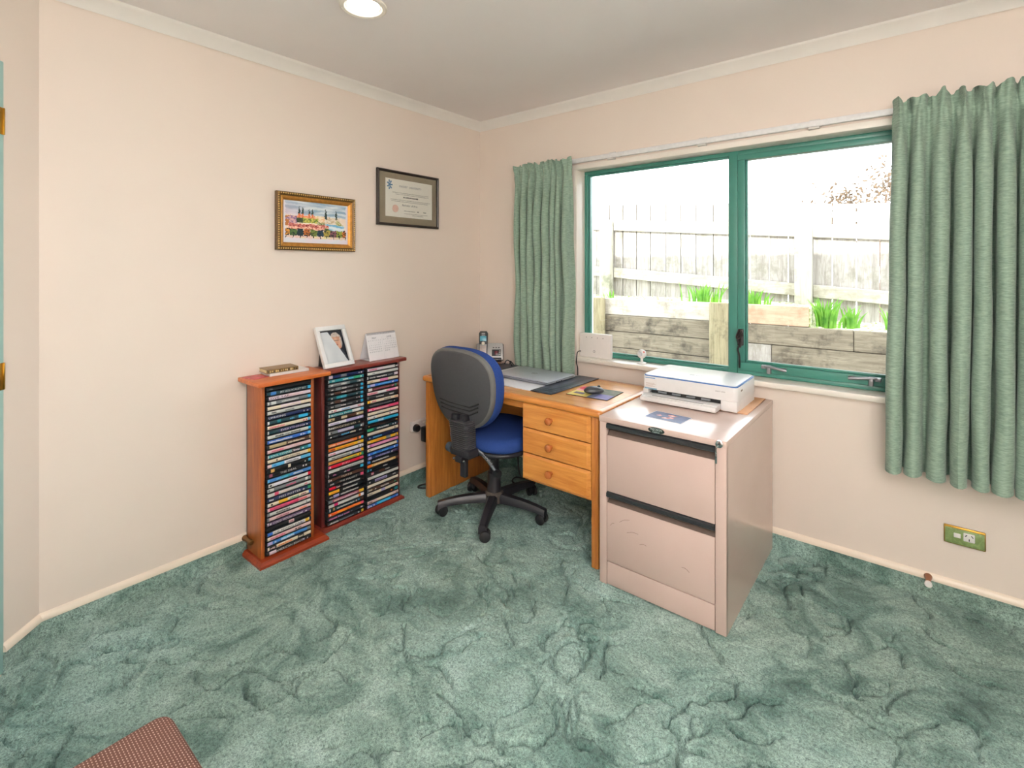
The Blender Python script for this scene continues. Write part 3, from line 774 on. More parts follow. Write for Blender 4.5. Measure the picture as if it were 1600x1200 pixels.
# ================================================================== RACKS WITH DVDS
M_RW_L = wood('orange_mahogany_upright', '7e3a16', 'b5652e', 2, 10)
M_RW_Lb = wood('red_mahogany_board', '6f2412', 'a8441f', 1, 10, knots=False)
M_RW_Lt = wood('orange_mahogany_board', 'a14a17', 'cf7430', 1, 10)
M_RW_R = wood('dark_mahogany_upright', '43191a', '6f2f28', 2, 10)
M_RW_Rb = wood('dark_mahogany_board', '5a1d17', '8b3a2b', 1, 10)
PITCH, N_ROWS = .02222, 35
def rack(name, label, y0, y1, divs, z_top0, xf, xfront_top, yt0, yt1, base, mats, zt, zbase, side=.018):
    root = thing(name, label, 'rack', (xf / 2, (y0 + y1) / 2, 0))
    up, bd, td = mats
    for a, b_ in ((y0, y0 + side), (y1 - side, y1)): mk('side_panel', B(.014, xf, a, b_, zbase, zt - .02, .0015), up, root)
    for a, b_ in divs: mk('divider', B(.014, xf - .005, a, b_, zbase, zt - .02, .001), up, root)
    mk('top_board', B(.001, xfront_top, yt0, yt1, zt - .020, zt, .004), td, root)
    bx1, by0, by1 = base
    bm = bmesh.new()
    t = bmesh.new(); vs = []
    for zz, ins in ((0, 0), (zbase * .45, 0), (zbase, .012)):
        vs.append([t.verts.new(p) for p in ((.015, by0 + ins, zz), (bx1 - ins, by0 + ins, zz), (bx1 - ins, by1 - ins, zz), (.015, by1 - ins, zz))])
    for a, b_ in zip(vs, vs[1:]):
        for k in range(4): t.faces.new((a[k], a[(k + 1) % 4], b_[(k + 1) % 4], b_[k]))
    t.faces.new(vs[0][::-1]); t.faces.new(vs[-1]); join(bm, t); mk('base_board', bm, bd, root)
    mk('back_panel', B(.010, .0135, y0, y1, zbase, zt - .02), plain('black_hardboard', '17120f', .8), root)
    # runners that carry the cases
    bm = bmesh.new(); edges = [y0 + side] + [e for d in divs for e in d] + [y1 - side]
    for k in range(N_ROWS):
        z = z_top0 - k * PITCH
        for i, e in enumerate(edges):
            s = 1 if i % 2 == 0 else -1
            box(bm, .016, xf - .012, min(e, e + s * .007), max(e, e + s * .007), z - .0038, z - .0004)
    o = mk('slot_ridge', bm, plain('black_slot_plastic', '151313', .5), root, smooth=0); o['kind'] = 'stuff'
    return root
rack('media_rack', 'narrow orange-brown wooden rack with one column of discs', -1.640, -1.382, [], .789, .157, .216, -1.677, -1.324, (.198, -1.662, -1.324), (M_RW_L, M_RW_Lb, M_RW_Lt), .842, .026)
rack('media_rack', 'wide dark mahogany rack with two columns of discs', -1.312, -.815, [(-1.0665, -1.0575)], .781, .106, .152, -1.322, -.798, (.134, -1.322, -.800), (M_RW_R, M_RW_Rb, M_RW_Rb), .832, .020)

C = dict(k='14161b', dk='20242c', ch='2b2a2c', nv='1d2a52', wh='dcdad8', pg='c6c8c4', cr='dfd3bc', pk='d9b9b9', lp='dccbd6', cy='2f9ec8', sb='5aaad8', tl='2a7f8a', dt='1d3a42', bl='2f5fae', gy='6f7478', rd='c21f38', rp='c84b6e', og='d9702c', ye='e0b02c', lv='a9a0cc', bg='a89a78', br='4c3228', gn='2f8f6a', mg='d0206a', tn='c49a5a', ma='9a5468', pu='5b4668', or_='e0622a', hp='d87fb0', pw='e6e2ec', sk='3f78b8')
# (spine colour, description, title, title colour, title centre, blocks [(u0,u1,colour)], marks [(u0,u1,colour)])
L_ = [
 ('k', 'black spine almost hidden by the rack top', '', 'wh', .5, [], [(.05, .12, 'gy')]),
 ('dt', 'dark spine with white capitals and a turquoise end', 'MY HOLOCAUST BET', 'wh', .58, [(.92, 1, 'cy'), (.08, .2, 'sk')], []),
 ('lp', 'pale lilac spine with a black left end', 'I LOVE TAP', 'k', .22, [(0, .04, 'k')], [(.42, .8, 'pk')]),
 ('gy', 'slate grey spine with a light blue end', '', 'wh', .5, [(.92, 1, 'cy'), (.09, .2, 'pg'), (0, .05, 'pg')], [(.32, .7, 'pg')]),
 ('cr', 'plain cream spine with faint pink print', '', 'pk', .5, [(.3, .75, 'lp')], [(.32, .72, 'cr')]),
 ('pg', 'pale grey spine with small black letters at left', '', 'k', .5, [], [(.10, .2, 'k'), (.4, .6, 'gy')]),
 ('nv', 'navy spine lettered UPRISING in white', 'UPRISING', 'wh', .22, [(0, .03, 'k')], [(.82, .84, 'wh'), (.9, .93, 'wh')]),
 ('dt', 'dark teal spine with a bright blue patch at right', '', 'wh', .5, [(.70, .92, 'cy'), (.22, .3, 'tl'), (0, .05, 'wh')], [(.5, .6, 'sb')]),
 ('cr', 'cream spine with small red print at left', '', 'rd', .3, [(.92, .97, 'sb')], [(.05, .38, 'rp'), (.8, .84, 'rp'), (.87, .9, 'rp')]),
 ('nv', 'dark navy spine with tall white and pink letters', 'EVERYTHING', 'lp', .55, [(0, .04, 'pg'), (.05, .25, 'dt')], [(.82, .84, 'wh'), (.88, .91, 'wh')]),
 ('pg', 'light grey spine with black print and a cyan end', '', 'k', .5, [(.93, 1, 'cy')], [(.18, .36, 'k'), (.38, .5, 'gy'), (.52, .74, 'ch')]),
 ('bl', 'royal blue spine with white italic title', '', 'wh', .3, [(.92, 1, 'sb')], [(.05, .55, 'wh'), (.74, .78, 'wh'), (.8, .86, 'wh')]),
 ('bg', 'olive beige spine with a dark right half', '', 'wh', .7, [(.42, .95, 'br'), (0, .05, 'k')], [(.46, .84, 'cr')]),
 ('pk', 'plain rose pink spine', '', 'wh', .3, [], [(.1, .36, 'rp'), (.42, .6, 'lp')]),
 ('tl', 'teal spine with white lettering at left', 'SOUL CONNECT', 'wh', .34, [(.54, .74, 'ch'), (.0, .04, 'pg'), (.92, 1, 'sb')], [(.58, .72, 'lp'), (.78, .82, 'wh')]),
 ('cr', 'cream spine with black title and a yellow end', 'HIGH NOON', 'k', .52, [(.92, 1, 'ye')], [(.2, .23, 'k')]),
 ('sb', 'sky blue and white spine with a pink left end', '', 'wh', .5, [(0, .1, 'pk'), (.38, .75, 'pw')], [(.42, .7, 'gy'), (.14, .2, 'bl')]),
 ('k', 'black spine crossed by a fine white line', '', 'wh', .5, [(.08, .16, 'tn'), (.2, .45, 'k'), (.46, .52, 'cr'), (.93, 1, 'cy')], [(.84, .87, 'wh')]),
 ('k', 'black spine lettered THE DEAL in thin white capitals', 'THE DEAL', 'wh', .47, [(.05, .12, 'ma')], [(.8, .83, 'wh'), (.86, .9, 'wh')]),
 ('sk', 'blue-teal spine with white script at right', '', 'wh', .7, [(0, .05, 'sb'), (.3, .5, 'tl')], [(.58, .8, 'wh'), (.2, .45, 'sb')]),
 ('wh', 'white spine with pale pink word and red right end', '', 'rp', .5, [(.92, 1, 'rd'), (.0, .03, 'k'), (.15, .45, 'pw')], [(.05, .1, 'k'), (.48, .66, 'rp')]),
 ('gy', 'mid grey spine with white left block, red word', '', 'rp', .5, [(0, .15, 'pg'), (.86, .92, 'wh')], [(.03, .06, 'k'), (.42, .64, 'rp')]),
 ('pg', 'silver grey spine with a bright pink block', '', 'gy', .5, [(.16, .25, 'rp')], [(.3, .5, 'pk'), (.83, .9, 'rp')]),
 ('nv', 'navy spine lettered MISS POTTER in silver', 'MISS POTTER', 'wh', .5, [(.92, .99, 'gn')], [(.05, .14, 'wh'), (.8, .84, 'lp')]),
 ('cr', 'cream and yellow spine with small red words', '', 'ma', .7, [(.25, .45, 'ye'), (.94, 1, 'bl'), (0, .05, 'wh')], [(.5, .7, 'gn'), (.75, .88, 'ma'), (.08, .12, 'k')]),
 ('rp', 'dusty rose spine with dark red print at right', '', 'rd', .7, [(0, .06, 'pk'), (.7, 1, 'pk')], [(.7, .9, 'rd'), (.15, .45, 'ma')]),
 ('pg', 'pale grey-green spine with a small black title', '', 'k', .4, [(0, .06, 'gy')], [(.2, .5, 'ch'), (.88, .9, 'gy')]),
 ('pk', 'pale pink spine with an orange-red word at right', '', 'k', .4, [(0, .05, 'gy')], [(.2, .48, 'ma'), (.72, .9, 'or_')]),
 ('pu', 'purple-grey spine lettered COLD MOUNTAIN', 'COLD MOUNTAIN', 'wh', .42, [(0, .04, 'lp')], [(.06, .1, 'wh'), (.72, .8, 'wh'), (.86, .9, 'wh')]),
 ('k', 'black spine with one small grey sticker in the middle', '', 'wh', .5, [(.48, .6, 'pk')], [(.5, .58, 'ma')]),
 ('wh', 'white spine with bright blue left end and yellow patch', 'THE MISSING MAN', 'k', .45, [(0, .12, 'bl'), (.86, .94, 'ye'), (.95, 1, 'k')], [(.7, .82, 'lv')]),
 ('pk', 'beige pink spine with black script at right', '', 'ma', .3, [(0, .06, 'cr')], [(.08, .4, 'rp'), (.48, .6, 'pk'), (.62, .66, 'k'), (.68, .76, 'br')]),
 ('sk', 'light blue spine with darker blue middle', '', 'wh', .4, [(0, .12, 'lv'), (.3, .6, 'sb'), (.9, 1, 'gy')], [(.16, .2, 'wh'), (.3, .6, 'pw')]),
 ('cr', 'cream spine with two black blocks', '', 'og', .4, [(.05, .2, 'k'), (.68, .82, 'k')], [(.07, .17, 'pk'), (.24, .55, 'og'), (.7, .8, 'cr')]),
 ('k', 'black and pink spine lettered AMERICAN BEAUTY, lowest', 'AMERICAN BEAUTY', 'wh', .52, [(.05, .2, 'lp')], [(.8, .84, 'lv'), (.9, .92, 'wh')]),
]
M_ = [
 ('nv', 'dark navy spine with pale purple end', '', 'wh', .5, [(.02, .12, 'lp'), (.34, .5, 'gy')], [(.84, .86, 'wh'), (.9, .94, 'wh')]),
 ('tl', 'bright teal spine with a white title', '', 'wh', .5, [(0, .03, 'wh'), (.7, .9, 'gn')], [(.1, .18, 'wh'), (.4, .55, 'wh'), (.56, .7, 'sb'), (.9, .93, 'wh')]),
 ('gy', 'grey photographic spine without a coloured end', '', 'wh', .45, [(.6, .8, 'dt')], [(.08, .14, 'wh'), (.36, .5, 'wh'), (.85, .9, 'wh')]),
 ('ch', 'charcoal spine, blue end, first of four', '', 'wh', .45, [(.9, .97, 'cy'), (.2, .34, 'gy')], [(.08, .14, 'wh'), (.36, .5, 'wh'), (.52, .68, 'gy'), (.78, .8, 'wh')]),
 ('ch', 'charcoal spine, blue end, second of four', '', 'wh', .45, [(.9, .97, 'cy'), (.18, .34, 'br')], [(.08, .14, 'wh'), (.36, .5, 'wh'), (.52, .66, 'gy'), (.78, .8, 'wh')]),
 ('dt', 'dark teal spine between charcoal ones', '', 'wh', .45, [(.9, .97, 'cy'), (.22, .5, 'tl')], [(.08, .12, 'wh'), (.34, .48, 'sb'), (.78, .8, 'wh')]),
 ('ch', 'charcoal spine, blue end, third of four', '', 'wh', .45, [(.9, .97, 'cy'), (.18, .34, 'br')], [(.07, .14, 'wh'), (.34, .48, 'wh'), (.78, .8, 'wh'), (.84, .87, 'pk')]),
 ('dk', 'charcoal spine, blue end, last of four', '', 'wh', .45, [(.9, .97, 'cy'), (.18, .34, 'gy')], [(.07, .14, 'wh'), (.34, .48, 'wh'), (.52, .66, 'gy'), (.78, .8, 'wh')]),
 ('wh', 'white spine with a pale blue title', '', 'sb', .5, [(.3, .8, 'pw'), (0, .06, 'pg')], [(.08, .12, 'gy'), (.15, .22, 'rp'), (.36, .6, 'sb'), (.82, .9, 'rp')]),
 ('tl', 'teal spine with pale right end', 'Cross Point', 'wh', .4, [(.66, .9, 'wh'), (.9, 1, 'sb'), (0, .04, 'pg')], [(.08, .14, 'wh')]),
 ('bg', 'tan and black spine with cream letters', '', 'cr', .5, [(.18, .36, 'k'), (.52, .78, 'br')], [(.36, .52, 'cr'), (.8, .84, 'wh'), (.08, .12, 'k')]),
 ('lv', 'lavender spine with white left half', '', 'pu', .5, [(0, .5, 'pw')], [(.06, .3, 'lv'), (.82, .85, 'wh'), (.9, .94, 'wh')]),
 ('k', 'black spine lettered EDUCATING RITA in white', 'EDUCATING RITA', 'cr', .46, [(0, .04, 'pg')], [(.05, .16, 'wh'), (.84, .88, 'bg')]),
 ('gy', 'grey-green spine with a lilac band', '', 'wh', .5, [(.26, .7, 'lv'), (0, .06, 'pg'), (.7, .9, 'dt')], [(.06, .1, 'k'), (.3, .66, 'pg'), (.9, .93, 'wh')]),
 ('k', 'black spine with pale blue and cream words', '', 'wh', .5, [], [(.06, .1, 'wh'), (.14, .26, 'gy'), (.36, .58, 'sb'), (.6, .76, 'cr'), (.86, .94, 'pg')]),
 ('ch', 'plain unmarked charcoal box spine', '', 'wh', .5, [], []),
 ('og', 'orange spine with a light blue end', '', 'cr', .5, [(.0, .04, 'tn'), (.92, 1, 'cy'), (.8, .86, 'br')], [(.06, .2, 'cr'), (.24, .7, 'pk'), (.88, .9, 'wh')]),
 ('ye', 'yellow-orange spine under the orange one', '', 'og', .5, [(0, .2, 'og')], [(.06, .18, 'br'), (.24, .7, 'og'), (.82, .9, 'lv')]),
 ('pw', 'white-lilac spine with thin red print', '', 'rd', .2, [(0, .04, 'wh')], [(.04, .2, 'rp'), (.84, .87, 'k'), (.92, .95, 'gy')]),
 ('pg', 'pale grey spine with a yellow-green end', '', 'gy', .5, [(.92, 1, 'ye'), (.64, .9, 'lv')], [(.1, .2, 'k'), (.22, .6, 'gy'), (.66, .72, 'gn')]),
 ('ye', 'tan yellow spine with a dark green end', '', 'tn', .4, [(0, .4, 'tn'), (.92, 1, 'gn')], [(.06, .38, 'og'), (.4, .8, 'gn'), (.86, .88, 'k')]),
 ('rd', 'bright red spine lettered ZULU in white', 'ZULU', 'wh', .48, [(0, .08, 'rp'), (.88, 1, 'rp')], [(.04, .08, 'wh')]),
 ('pg', 'pale mint grey spine with fine grey letters', '', 'gy', .5, [(0, .06, 'wh')], [(.06, .22, 'wh'), (.3, .92, 'gy')]),
 ('k', 'black spine with pink word, blue end', '', 'hp', .5, [(.9, .99, 'cy'), (0, .03, 'pg')], [(.14, .22, 'hp'), (.44, .5, 'wh'), (.52, .6, 'hp')]),
 ('br', 'dark brown spine lettered TSOTSI in cream', 'TSOTSI', 'cr', .5, [(0, .04, 'pg')], [(.06, .1, 'wh')]),
 ('k', 'black spine lettered THE PIANIST, red end', 'THE PIANIST', 'pg', .55, [(.9, 1, 'rp')], [(.06, .16, 'wh'), (.22, .36, 'br')]),
 ('k', 'black spine with a red left end', '', 'wh', .6, [(.03, .2, 'rd')], [(.22, .32, 'pk'), (.4, .88, 'wh')]),
 ('k', 'black spine with an amber left end', '', 'wh', .6, [(.02, .3, 'ye')], [(.06, .24, 'og'), (.4, .8, 'wh')]),
 ('k', 'black spine with a lilac left end', '', 'wh', .6, [(.14, .3, 'lv')], [(.04, .12, 'wh'), (.34, .84, 'wh')]),
 ('ma', 'mauve spine with a yellow right end', '', 'lp', .5, [(.86, 1, 'ye'), (0, .12, 'gy')], [(.16, .3, 'cr'), (.32, .8, 'lp')]),
 ('pg', 'pale green spine with a magenta block', '', 'gy', .5, [(.16, .26, 'mg'), (.84, .9, 'og'), (.9, 1, 'pw')], [(.3, .8, 'wh')]),
 ('dt', 'black-green spine with a long thin white line', '', 'wh', .5, [(.04, .07, 'wh'), (.14, .18, 'tn'), (.9, 1, 'br')], [(.24, .72, 'wh'), (.76, .8, 'pk'), (.83, .87, 'sb')]),
 ('or_', 'fiery orange-red spine', '', 'cr', .5, [(.5, .9, 'og'), (.9, 1, 'rp')], [(.04, .08, 'wh'), (.24, .5, 'ye')]),
 ('dk', 'dark spine with purple and pink words', '', 'hp', .4, [], [(.03, .24, 'hp'), (.26, .4, 'lv'), (.42, .58, 'hp'), (.62, .66, 'gy'), (.9, .96, 'wh')]),
 ('dk', 'dark grey spine with yellow-green end', '', 'gy', .4, [(.92, .98, 'ye')], [(.04, .28, 'wh'), (.3, .7, 'gy'), (.82, .86, 'wh')]),
]
Q_ = [
 ('lp', 'pale pink-lilac spine under the rack top', '', 'ma', .5, [(.5, .9, 'wh'), (.88, .97, 'dk')], [(.06, .3, 'rp'), (.9, .95, 'wh')]),
 ('pg', 'pale cream-grey spine with tiny grey marks', '', 'gy', .5, [], [(.16, .24, 'gy'), (.4, .6, 'wh')]),
 ('dk', 'black and grey photographic spine', '', 'wh', .5, [(.0, .04, 'wh'), (.86, .98, 'lp')], [(.08, .26, 'pg'), (.3, .62, 'wh'), (.66, .8, 'gy')]),
 ('cr', 'cream spine with a pink middle', '', 'rp', .5, [(.4, .66, 'hp')], [(.1, .18, 'tn')]),
 ('bl', 'blue spine with pale letters', '', 'sb', .6, [(.0, .08, 'sb'), (.1, .24, 'lv')], [(.34, .74, 'sb'), (.78, .84, 'wh')]),
 ('br', 'brown-mauve spine with a teal dot at right', '', 'pk', .5, [(.04, .16, 'wh'), (.88, .94, 'gn')], [(.2, .7, 'ma'), (.78, .84, 'hp')]),
 ('pk', 'pink and white spine', '', 'hp', .5, [(.34, .62, 'wh'), (.7, .9, 'hp')], [(.04, .3, 'rp'), (.6, .68, 'mg')]),
 ('ch', 'dark grey spine with light grey letters', '', 'pg', .5, [(0, .06, 'gy')], [(.28, .52, 'pg'), (.7, .84, 'wh')]),
 ('cr', 'cream spine with brown marks at right', '', 'br', .6, [(0, .1, 'ye')], [(.06, .1, 'rd'), (.14, .28, 'rp'), (.52, .74, 'gy'), (.86, .96, 'og')]),
 ('k', 'black spine with a long grey title', '', 'pg', .45, [], [(.06, .78, 'gy'), (.84, .87, 'wh')]),
 ('rp', 'raspberry red spine with pink lettering', '', 'lp', .4, [(.6, 1, 'rp'), (0, .04, 'rd')], [(.04, .14, 'lp'), (.2, .66, 'pk')]),
 ('cr', 'plain cream spine below the raspberry one', '', 'cr', .5, [], [(.3, .5, 'pg'), (.72, .74, 'gy')]),
 ('wh', 'off-white spine with small mauve mark', '', 'tn', .5, [(.3, .7, 'cr')], [(.04, .06, 'og'), (.2, .24, 'gy'), (.7, .74, 'ma'), (.86, .94, 'pk')]),
 ('cy', 'vivid sky blue spine', '', 'wh', .5, [(.02, .3, 'cy'), (.32, .52, 'sb'), (0, .02, 'k')], [(.34, .5, 'wh')]),
 ('k', 'plain black spine under the sky blue one', '', 'br', .5, [], [(.04, .08, 'tn'), (.1, .56, 'br'), (.9, .96, 'tn')]),
 ('dt', 'black-green spine with small white title', '', 'wh', .5, [(0, .2, 'gn')], [(.3, .68, 'wh'), (.8, .84, 'wh'), (.88, .92, 'wh')]),
 ('cr', 'cream spine above the navy one', '', 'pu', .2, [], [(.06, .36, 'lp'), (.86, .9, 'gy')]),
 ('nv', 'dark navy spine with pale blue letters', '', 'sb', .3, [], [(.06, .1, 'pg'), (.18, .46, 'sb'), (.8, .84, 'gy')]),
 ('ye', 'bright yellow spine', '', 'og', .4, [(.6, .74, 'gy')], [(.04, .1, 'pg'), (.28, .5, 'or_'), (.9, .94, 'bl')]),
 ('hp', 'candy pink spine', '', 'lp', .4, [(0, .08, 'lp')], [(.06, .14, 'ma'), (.2, .7, 'pk')]),
 ('cr', 'ivory spine below the candy pink one', '', 'tn', .4, [(.94, 1, 'bl')], [(.06, .1, 'gy'), (.16, .8, 'wh')]),
 ('bl', 'royal blue spine with sparse white marks', '', 'sb', .4, [], [(.04, .08, 'wh'), (.18, .28, 'sb'), (.46, .66, 'sb'), (.84, .88, 'wh')]),
 ('nv', 'blue-violet spine with thin white title', '', 'wh', .5, [(.04, .14, 'lv'), (.8, .94, 'pu')], [(.26, .7, 'lv'), (.76, .8, 'wh')]),
 ('k', 'black spine, white lettering, blue left end', '', 'wh', .5, [(0, .1, 'sk')], [(.16, .68, 'wh'), (.74, .92, 'ch')]),
 ('tn', 'tan spine with an orange-brown left end', '', 'cr', .5, [(0, .14, 'og'), (.9, 1, 'br')], [(.22, .82, 'cr')]),
 ('k', 'black spine with turquoise left end', '', 'wh', .5, [(0, .06, 'tl')], [(.5, .64, 'wh'), (.1, .14, 'sb')]),
 ('k', 'black spine with red patch and white marks', '', 'wh', .5, [(.12, .2, 'rp'), (.36, .54, 'br')], [(.12, .2, 'wh'), (.56, .7, 'pg')]),
 ('pg', 'silvery grey-white spine', '', 'gy', .4, [], [(.04, .12, 'pk'), (.2, .7, 'wh')]),
 ('dk', 'dark spine with lilac middle block', '', 'wh', .5, [(.24, .62, 'lv')], [(.06, .1, 'pg'), (.28, .58, 'pu'), (.8, .9, 'wh')]),
 ('cr', 'cream spine above a brown-black one', '', 'tn', .5, [], [(.1, .4, 'wh'), (.5, .9, 'pg')]),
 ('br', 'brown-black spine with a white dash', '', 'wh', .5, [(0, .06, 'gy')], [(.06, .16, 'cr'), (.24, .28, 'wh'), (.42, .68, 'wh'), (.86, .9, 'gn')]),
 ('cr', 'ivory grey spine with a lilac mark', '', 'lv', .5, [(.44, .56, 'lv')], [(.04, .16, 'gy'), (.9, .96, 'rp')]),
 ('k', 'black spine with a turquoise right end', '', 'gn', .5, [(.86, .97, 'tl')], [(.2, .6, 'ch'), (.74, .78, 'og')]),
 ('pk', 'pinkish cream spine above the blue one', '', 'ma', .5, [(.3, .8, 'cr')], [(.04, .16, 'br'), (.9, .96, 'gy')]),
 ('bl', 'bright blue spine, lowest', '', 'wh', .5, [(.3, .74, 'cy'), (0, .08, 'lv')], [(.1, .14, 'wh'), (.18, .24, 'lp'), (.34, .7, 'sb'), (.92, .98, 'lv')]),
]
C['or_'] = 'e0622a'
M_CASE = plain('black_disc_case_plastic', '2c2e31', .3, var=.05)
M_CASEG = plain('clear_case_edge', '8b9290', .3, var=.05)
INKS = {}
def ink_of(k):
    if k not in INKS: INKS[k] = plain('spine_ink_' + k, C[k], .5, var=.01)
    return INKS[k]
DT, DW = .0168, .2145
def case_bm(depth):
    bm = bmesh.new(); prof = []
    for a in range(7):
        th = math.pi / 2 - math.pi * a / 6
        prof.append((math.cos(th) * .004, DT / 2 + math.sin(th) * DT / 2))
    pts = [(-depth, 0), (-depth, DT)] + [(p[0] - .004, p[1]) for p in prof]
    t = bmesh.new(); prism(t, pts, 'y', -DW / 2, DW / 2); join(bm, t); return bm
case_me = {}
rd_ = random.Random(99)
def build_dvds(rows, xf, yc, ztop, place_txt, group, limit_x):
    ordn = ['topmost', 'second', 'third', 'fourth', 'fifth', 'sixth', 'seventh', 'eighth', 'ninth', 'tenth', 'eleventh', 'twelfth', 'thirteenth', 'fourteenth', 'fifteenth', 'sixteenth', 'seventeenth']
    for k, (base, desc, title, tcol, tc, blocks, marks) in enumerate(rows):
        z = ztop - k * PITCH; x = xf + rd_.uniform(-.0015, .002)
        if xf not in case_me:
            bm = case_bm(.128 if xf > .15 else .1045); o = mk('disc_case', bm, M_CASE, local=True); case_me[xf] = o.data
            o.location = (x, yc, z)
        else:
            o = bpy.data.objects.new('disc_case', case_me[xf]); COL.objects.link(o); o.location = (x, yc, z)
        n = len(rows)
        j = n - 1 - k
        pos = 'topmost' if k == 0 else 'bottom' if j == 0 else 'eighteenth from top' if k == 17 else (ordn[k] + ' from top' if k < 17 else ordn[j] + ' from bottom')
        d = desc.replace(', lowest', '')
        setp(o, f'{d}, {pos} {place_txt}', 'disc case', group)
        # printed spine wrap (slightly bowed like the case), with its blocks and lettering marks
        zz = DT * .90; z0 = DT * .05
        lst = [(0.012, .988, .0, 1.0, C[base])]
        lst += [(max(.012, a), min(.988, b_), 0, 1, C[c]) for a, b_, c in blocks]
        rr = random.Random(k * 31 + int(xf * 1000))
        for a, b_, c in marks:
            xx = a; small = (b_ - a) > .05
            while xx < b_:
                wd = rr.uniform(.008, .018) if small else b_ - a
                lst.append((xx, min(b_, xx + wd), .26 + rr.uniform(-.05, .05), .74 + rr.uniform(-.1, .06), C[c])); xx += wd + .005
        quads = []
        for kk, (u0, u1, v0, v1, col) in enumerate(lst):
            steps = 5 if v1 - v0 > .9 else 2
            for s in range(steps):
                va = v0 + (v1 - v0) * s / steps; vb = v0 + (v1 - v0) * (s + 1) / steps
                def X(vv_):
                    zz_ = (z0 + zz * vv_) / DT * 2 - 1; return -.004 + .004 * math.sqrt(max(0, 1 - zz_ * zz_)) + .0004 + .00005 * min(kk, 12)
                quads.append(([(X(va), DW * (u0 - .5), z0 + zz * va), (X(va), DW * (u1 - .5), z0 + zz * va), (X(vb), DW * (u1 - .5), z0 + zz * vb), (X(vb), DW * (u0 - .5), z0 + zz * vb)], lin(col)))
        color_mesh('spine_label', quads, M_GLOSSPRINT, o, local=True)
        if title:
            bm = text_mesh(title, DT * .80, 'CENTER', 1.0)
            wdt = max(v_.co.x for v_ in bm.verts) - min(v_.co.x for v_ in bm.verts)
            tgt = {16: .125, 8: .08, 10: .11}.get(len(title), .0085 * len(title) + .012)
            for v_ in bm.verts: v_.co.x *= tgt / wdt
            bmesh.ops.transform(bm, matrix=frame_matrix((.0013, DW * (tc - .5), DT * .5), (0, 1, 0), (0, 0, 1)), verts=bm.verts)
            mk('title_lettering', bm, ink_of(tcol), o, local=True, smooth=0)
build_dvds(L_, .169, -1.511, .7892, 'in narrow rack', 'discs in the narrow rack', 0)
build_dvds(M_, .126, -1.1803, .7812, 'in wide rack left column', 'discs in the left column of the wide rack', 0)
build_dvds(Q_, .126, -.9453, .7812, 'in wide rack right column', 'discs in the right column of the wide rack', 0)

# ------------------------------------------------------------------ things on the racks
lf = mk('leaflet', B(-.045, .045, -.045, .030, 0, .0022, .0005), plain('red_pink_leaflet', 'b8545a', .5, var=.35, vs=45), local=True)
lf.location = (.064, -1.618, .8422); lf.rotation_euler = (0, 0, R(12)); setp(lf, 'red and pink leaflet lying flat at the left end of the narrow rack', 'leaflet')
def book(name, label, loc, rz, w_, d_, h_, cover, pages, spine=None):
    o = thing(name, label, 'book', loc, rz)
    bm = B(-w_ / 2, w_ / 2, -d_ / 2, d_ / 2, 0, .0018); box(bm, -w_ / 2, w_ / 2, -d_ / 2, d_ / 2, h_ - .0018, h_); box(bm, w_ / 2 - .002, w_ / 2, -d_ / 2, d_ / 2, 0, h_, .0005)
    mk('cover', bm, cover, o, local=True)
    mk('page_block', B(-w_ / 2 + .002, w_ / 2 - .002, -d_ / 2 + .0015, d_ / 2 - .0015, .0018, h_ - .0018), pages, o, local=True)
    if spine:
        rr = random.Random(4); lst = [(0, 1, 0, 1, spine[0])]
        for i in range(16):
            a = .04 + i * .058; lst.append((a, a + rr.uniform(.02, .05), rr.uniform(.15, .4), rr.uniform(.6, .9), rr.choice(spine[1:])))
        color_mesh('spine_print', rects((w_ / 2 + .0002, -d_ / 2, .001), (0, d_, 0), (0, 0, h_ - .002), lst), M_PRINT, o, local=True)
    return o
M_PAGES = plain('cream_pages', 'e3d6a8', .8, var=.1, vs=300); M_WPAGES = plain('white_pages', 'e8e6e2', .7)
book('paperback', 'thin white paperback under the small hardback on the narrow rack', (.058, -1.478, .8422), R(-2), .105, .19, .0125, plain('white_cover', 'e9e7e4', .4), M_WPAGES)
book('hardback', 'small cream-edged hardback with speckled brown spine on the white paperback', (.056, -1.508, .8550), R(-4), .092, .15, .018, plain('brown_cover', '8d7355', .5, var=.15), M_PAGES, ('6b5836', 'd9c89c', '2c2418', 'c4ad74', '3a2f20'))

# white photo frame on the wide rack
fr = thing('framed_photo', 'white tilted photo frame standing on the dark rack', 'photo frame', (.112, -1.205, .8322), 0)
FW, FH, TILT = .182, .228, R(-24)
fl_M = Matrix.Translation((0, 0, .004)) @ Matrix.Rotation(R(4), 4, 'Z') @ Matrix.Rotation(TILT, 4, 'Y')
def flocal(bm): bmesh.ops.transform(bm, matrix=fl_M, verts=bm.verts); return bm
M_WFR = plain('white_frame_paint', 'e9eae9', .35, var=.03)
bm = bmesh.new()
for a in ((-.022, 0, -FW / 2, FW / 2, 0, .024), (-.022, 0, -FW / 2, FW / 2, FH - .024, FH), (-.022, 0, -FW / 2, -FW / 2 + .022, .024, FH - .024), (-.022, 0, FW / 2 - .022, FW / 2, .024, FH - .024)): box(bm, *a, bev=.002)
mk('frame_border', flocal(bm), M_WFR, fr, local=True)
mk('backing', flocal(B(-.021, -.016, -FW / 2 + .01, FW / 2 - .01, .01, FH - .01)), plain('black_backing', '1f1c1e', .8), fr, local=True)
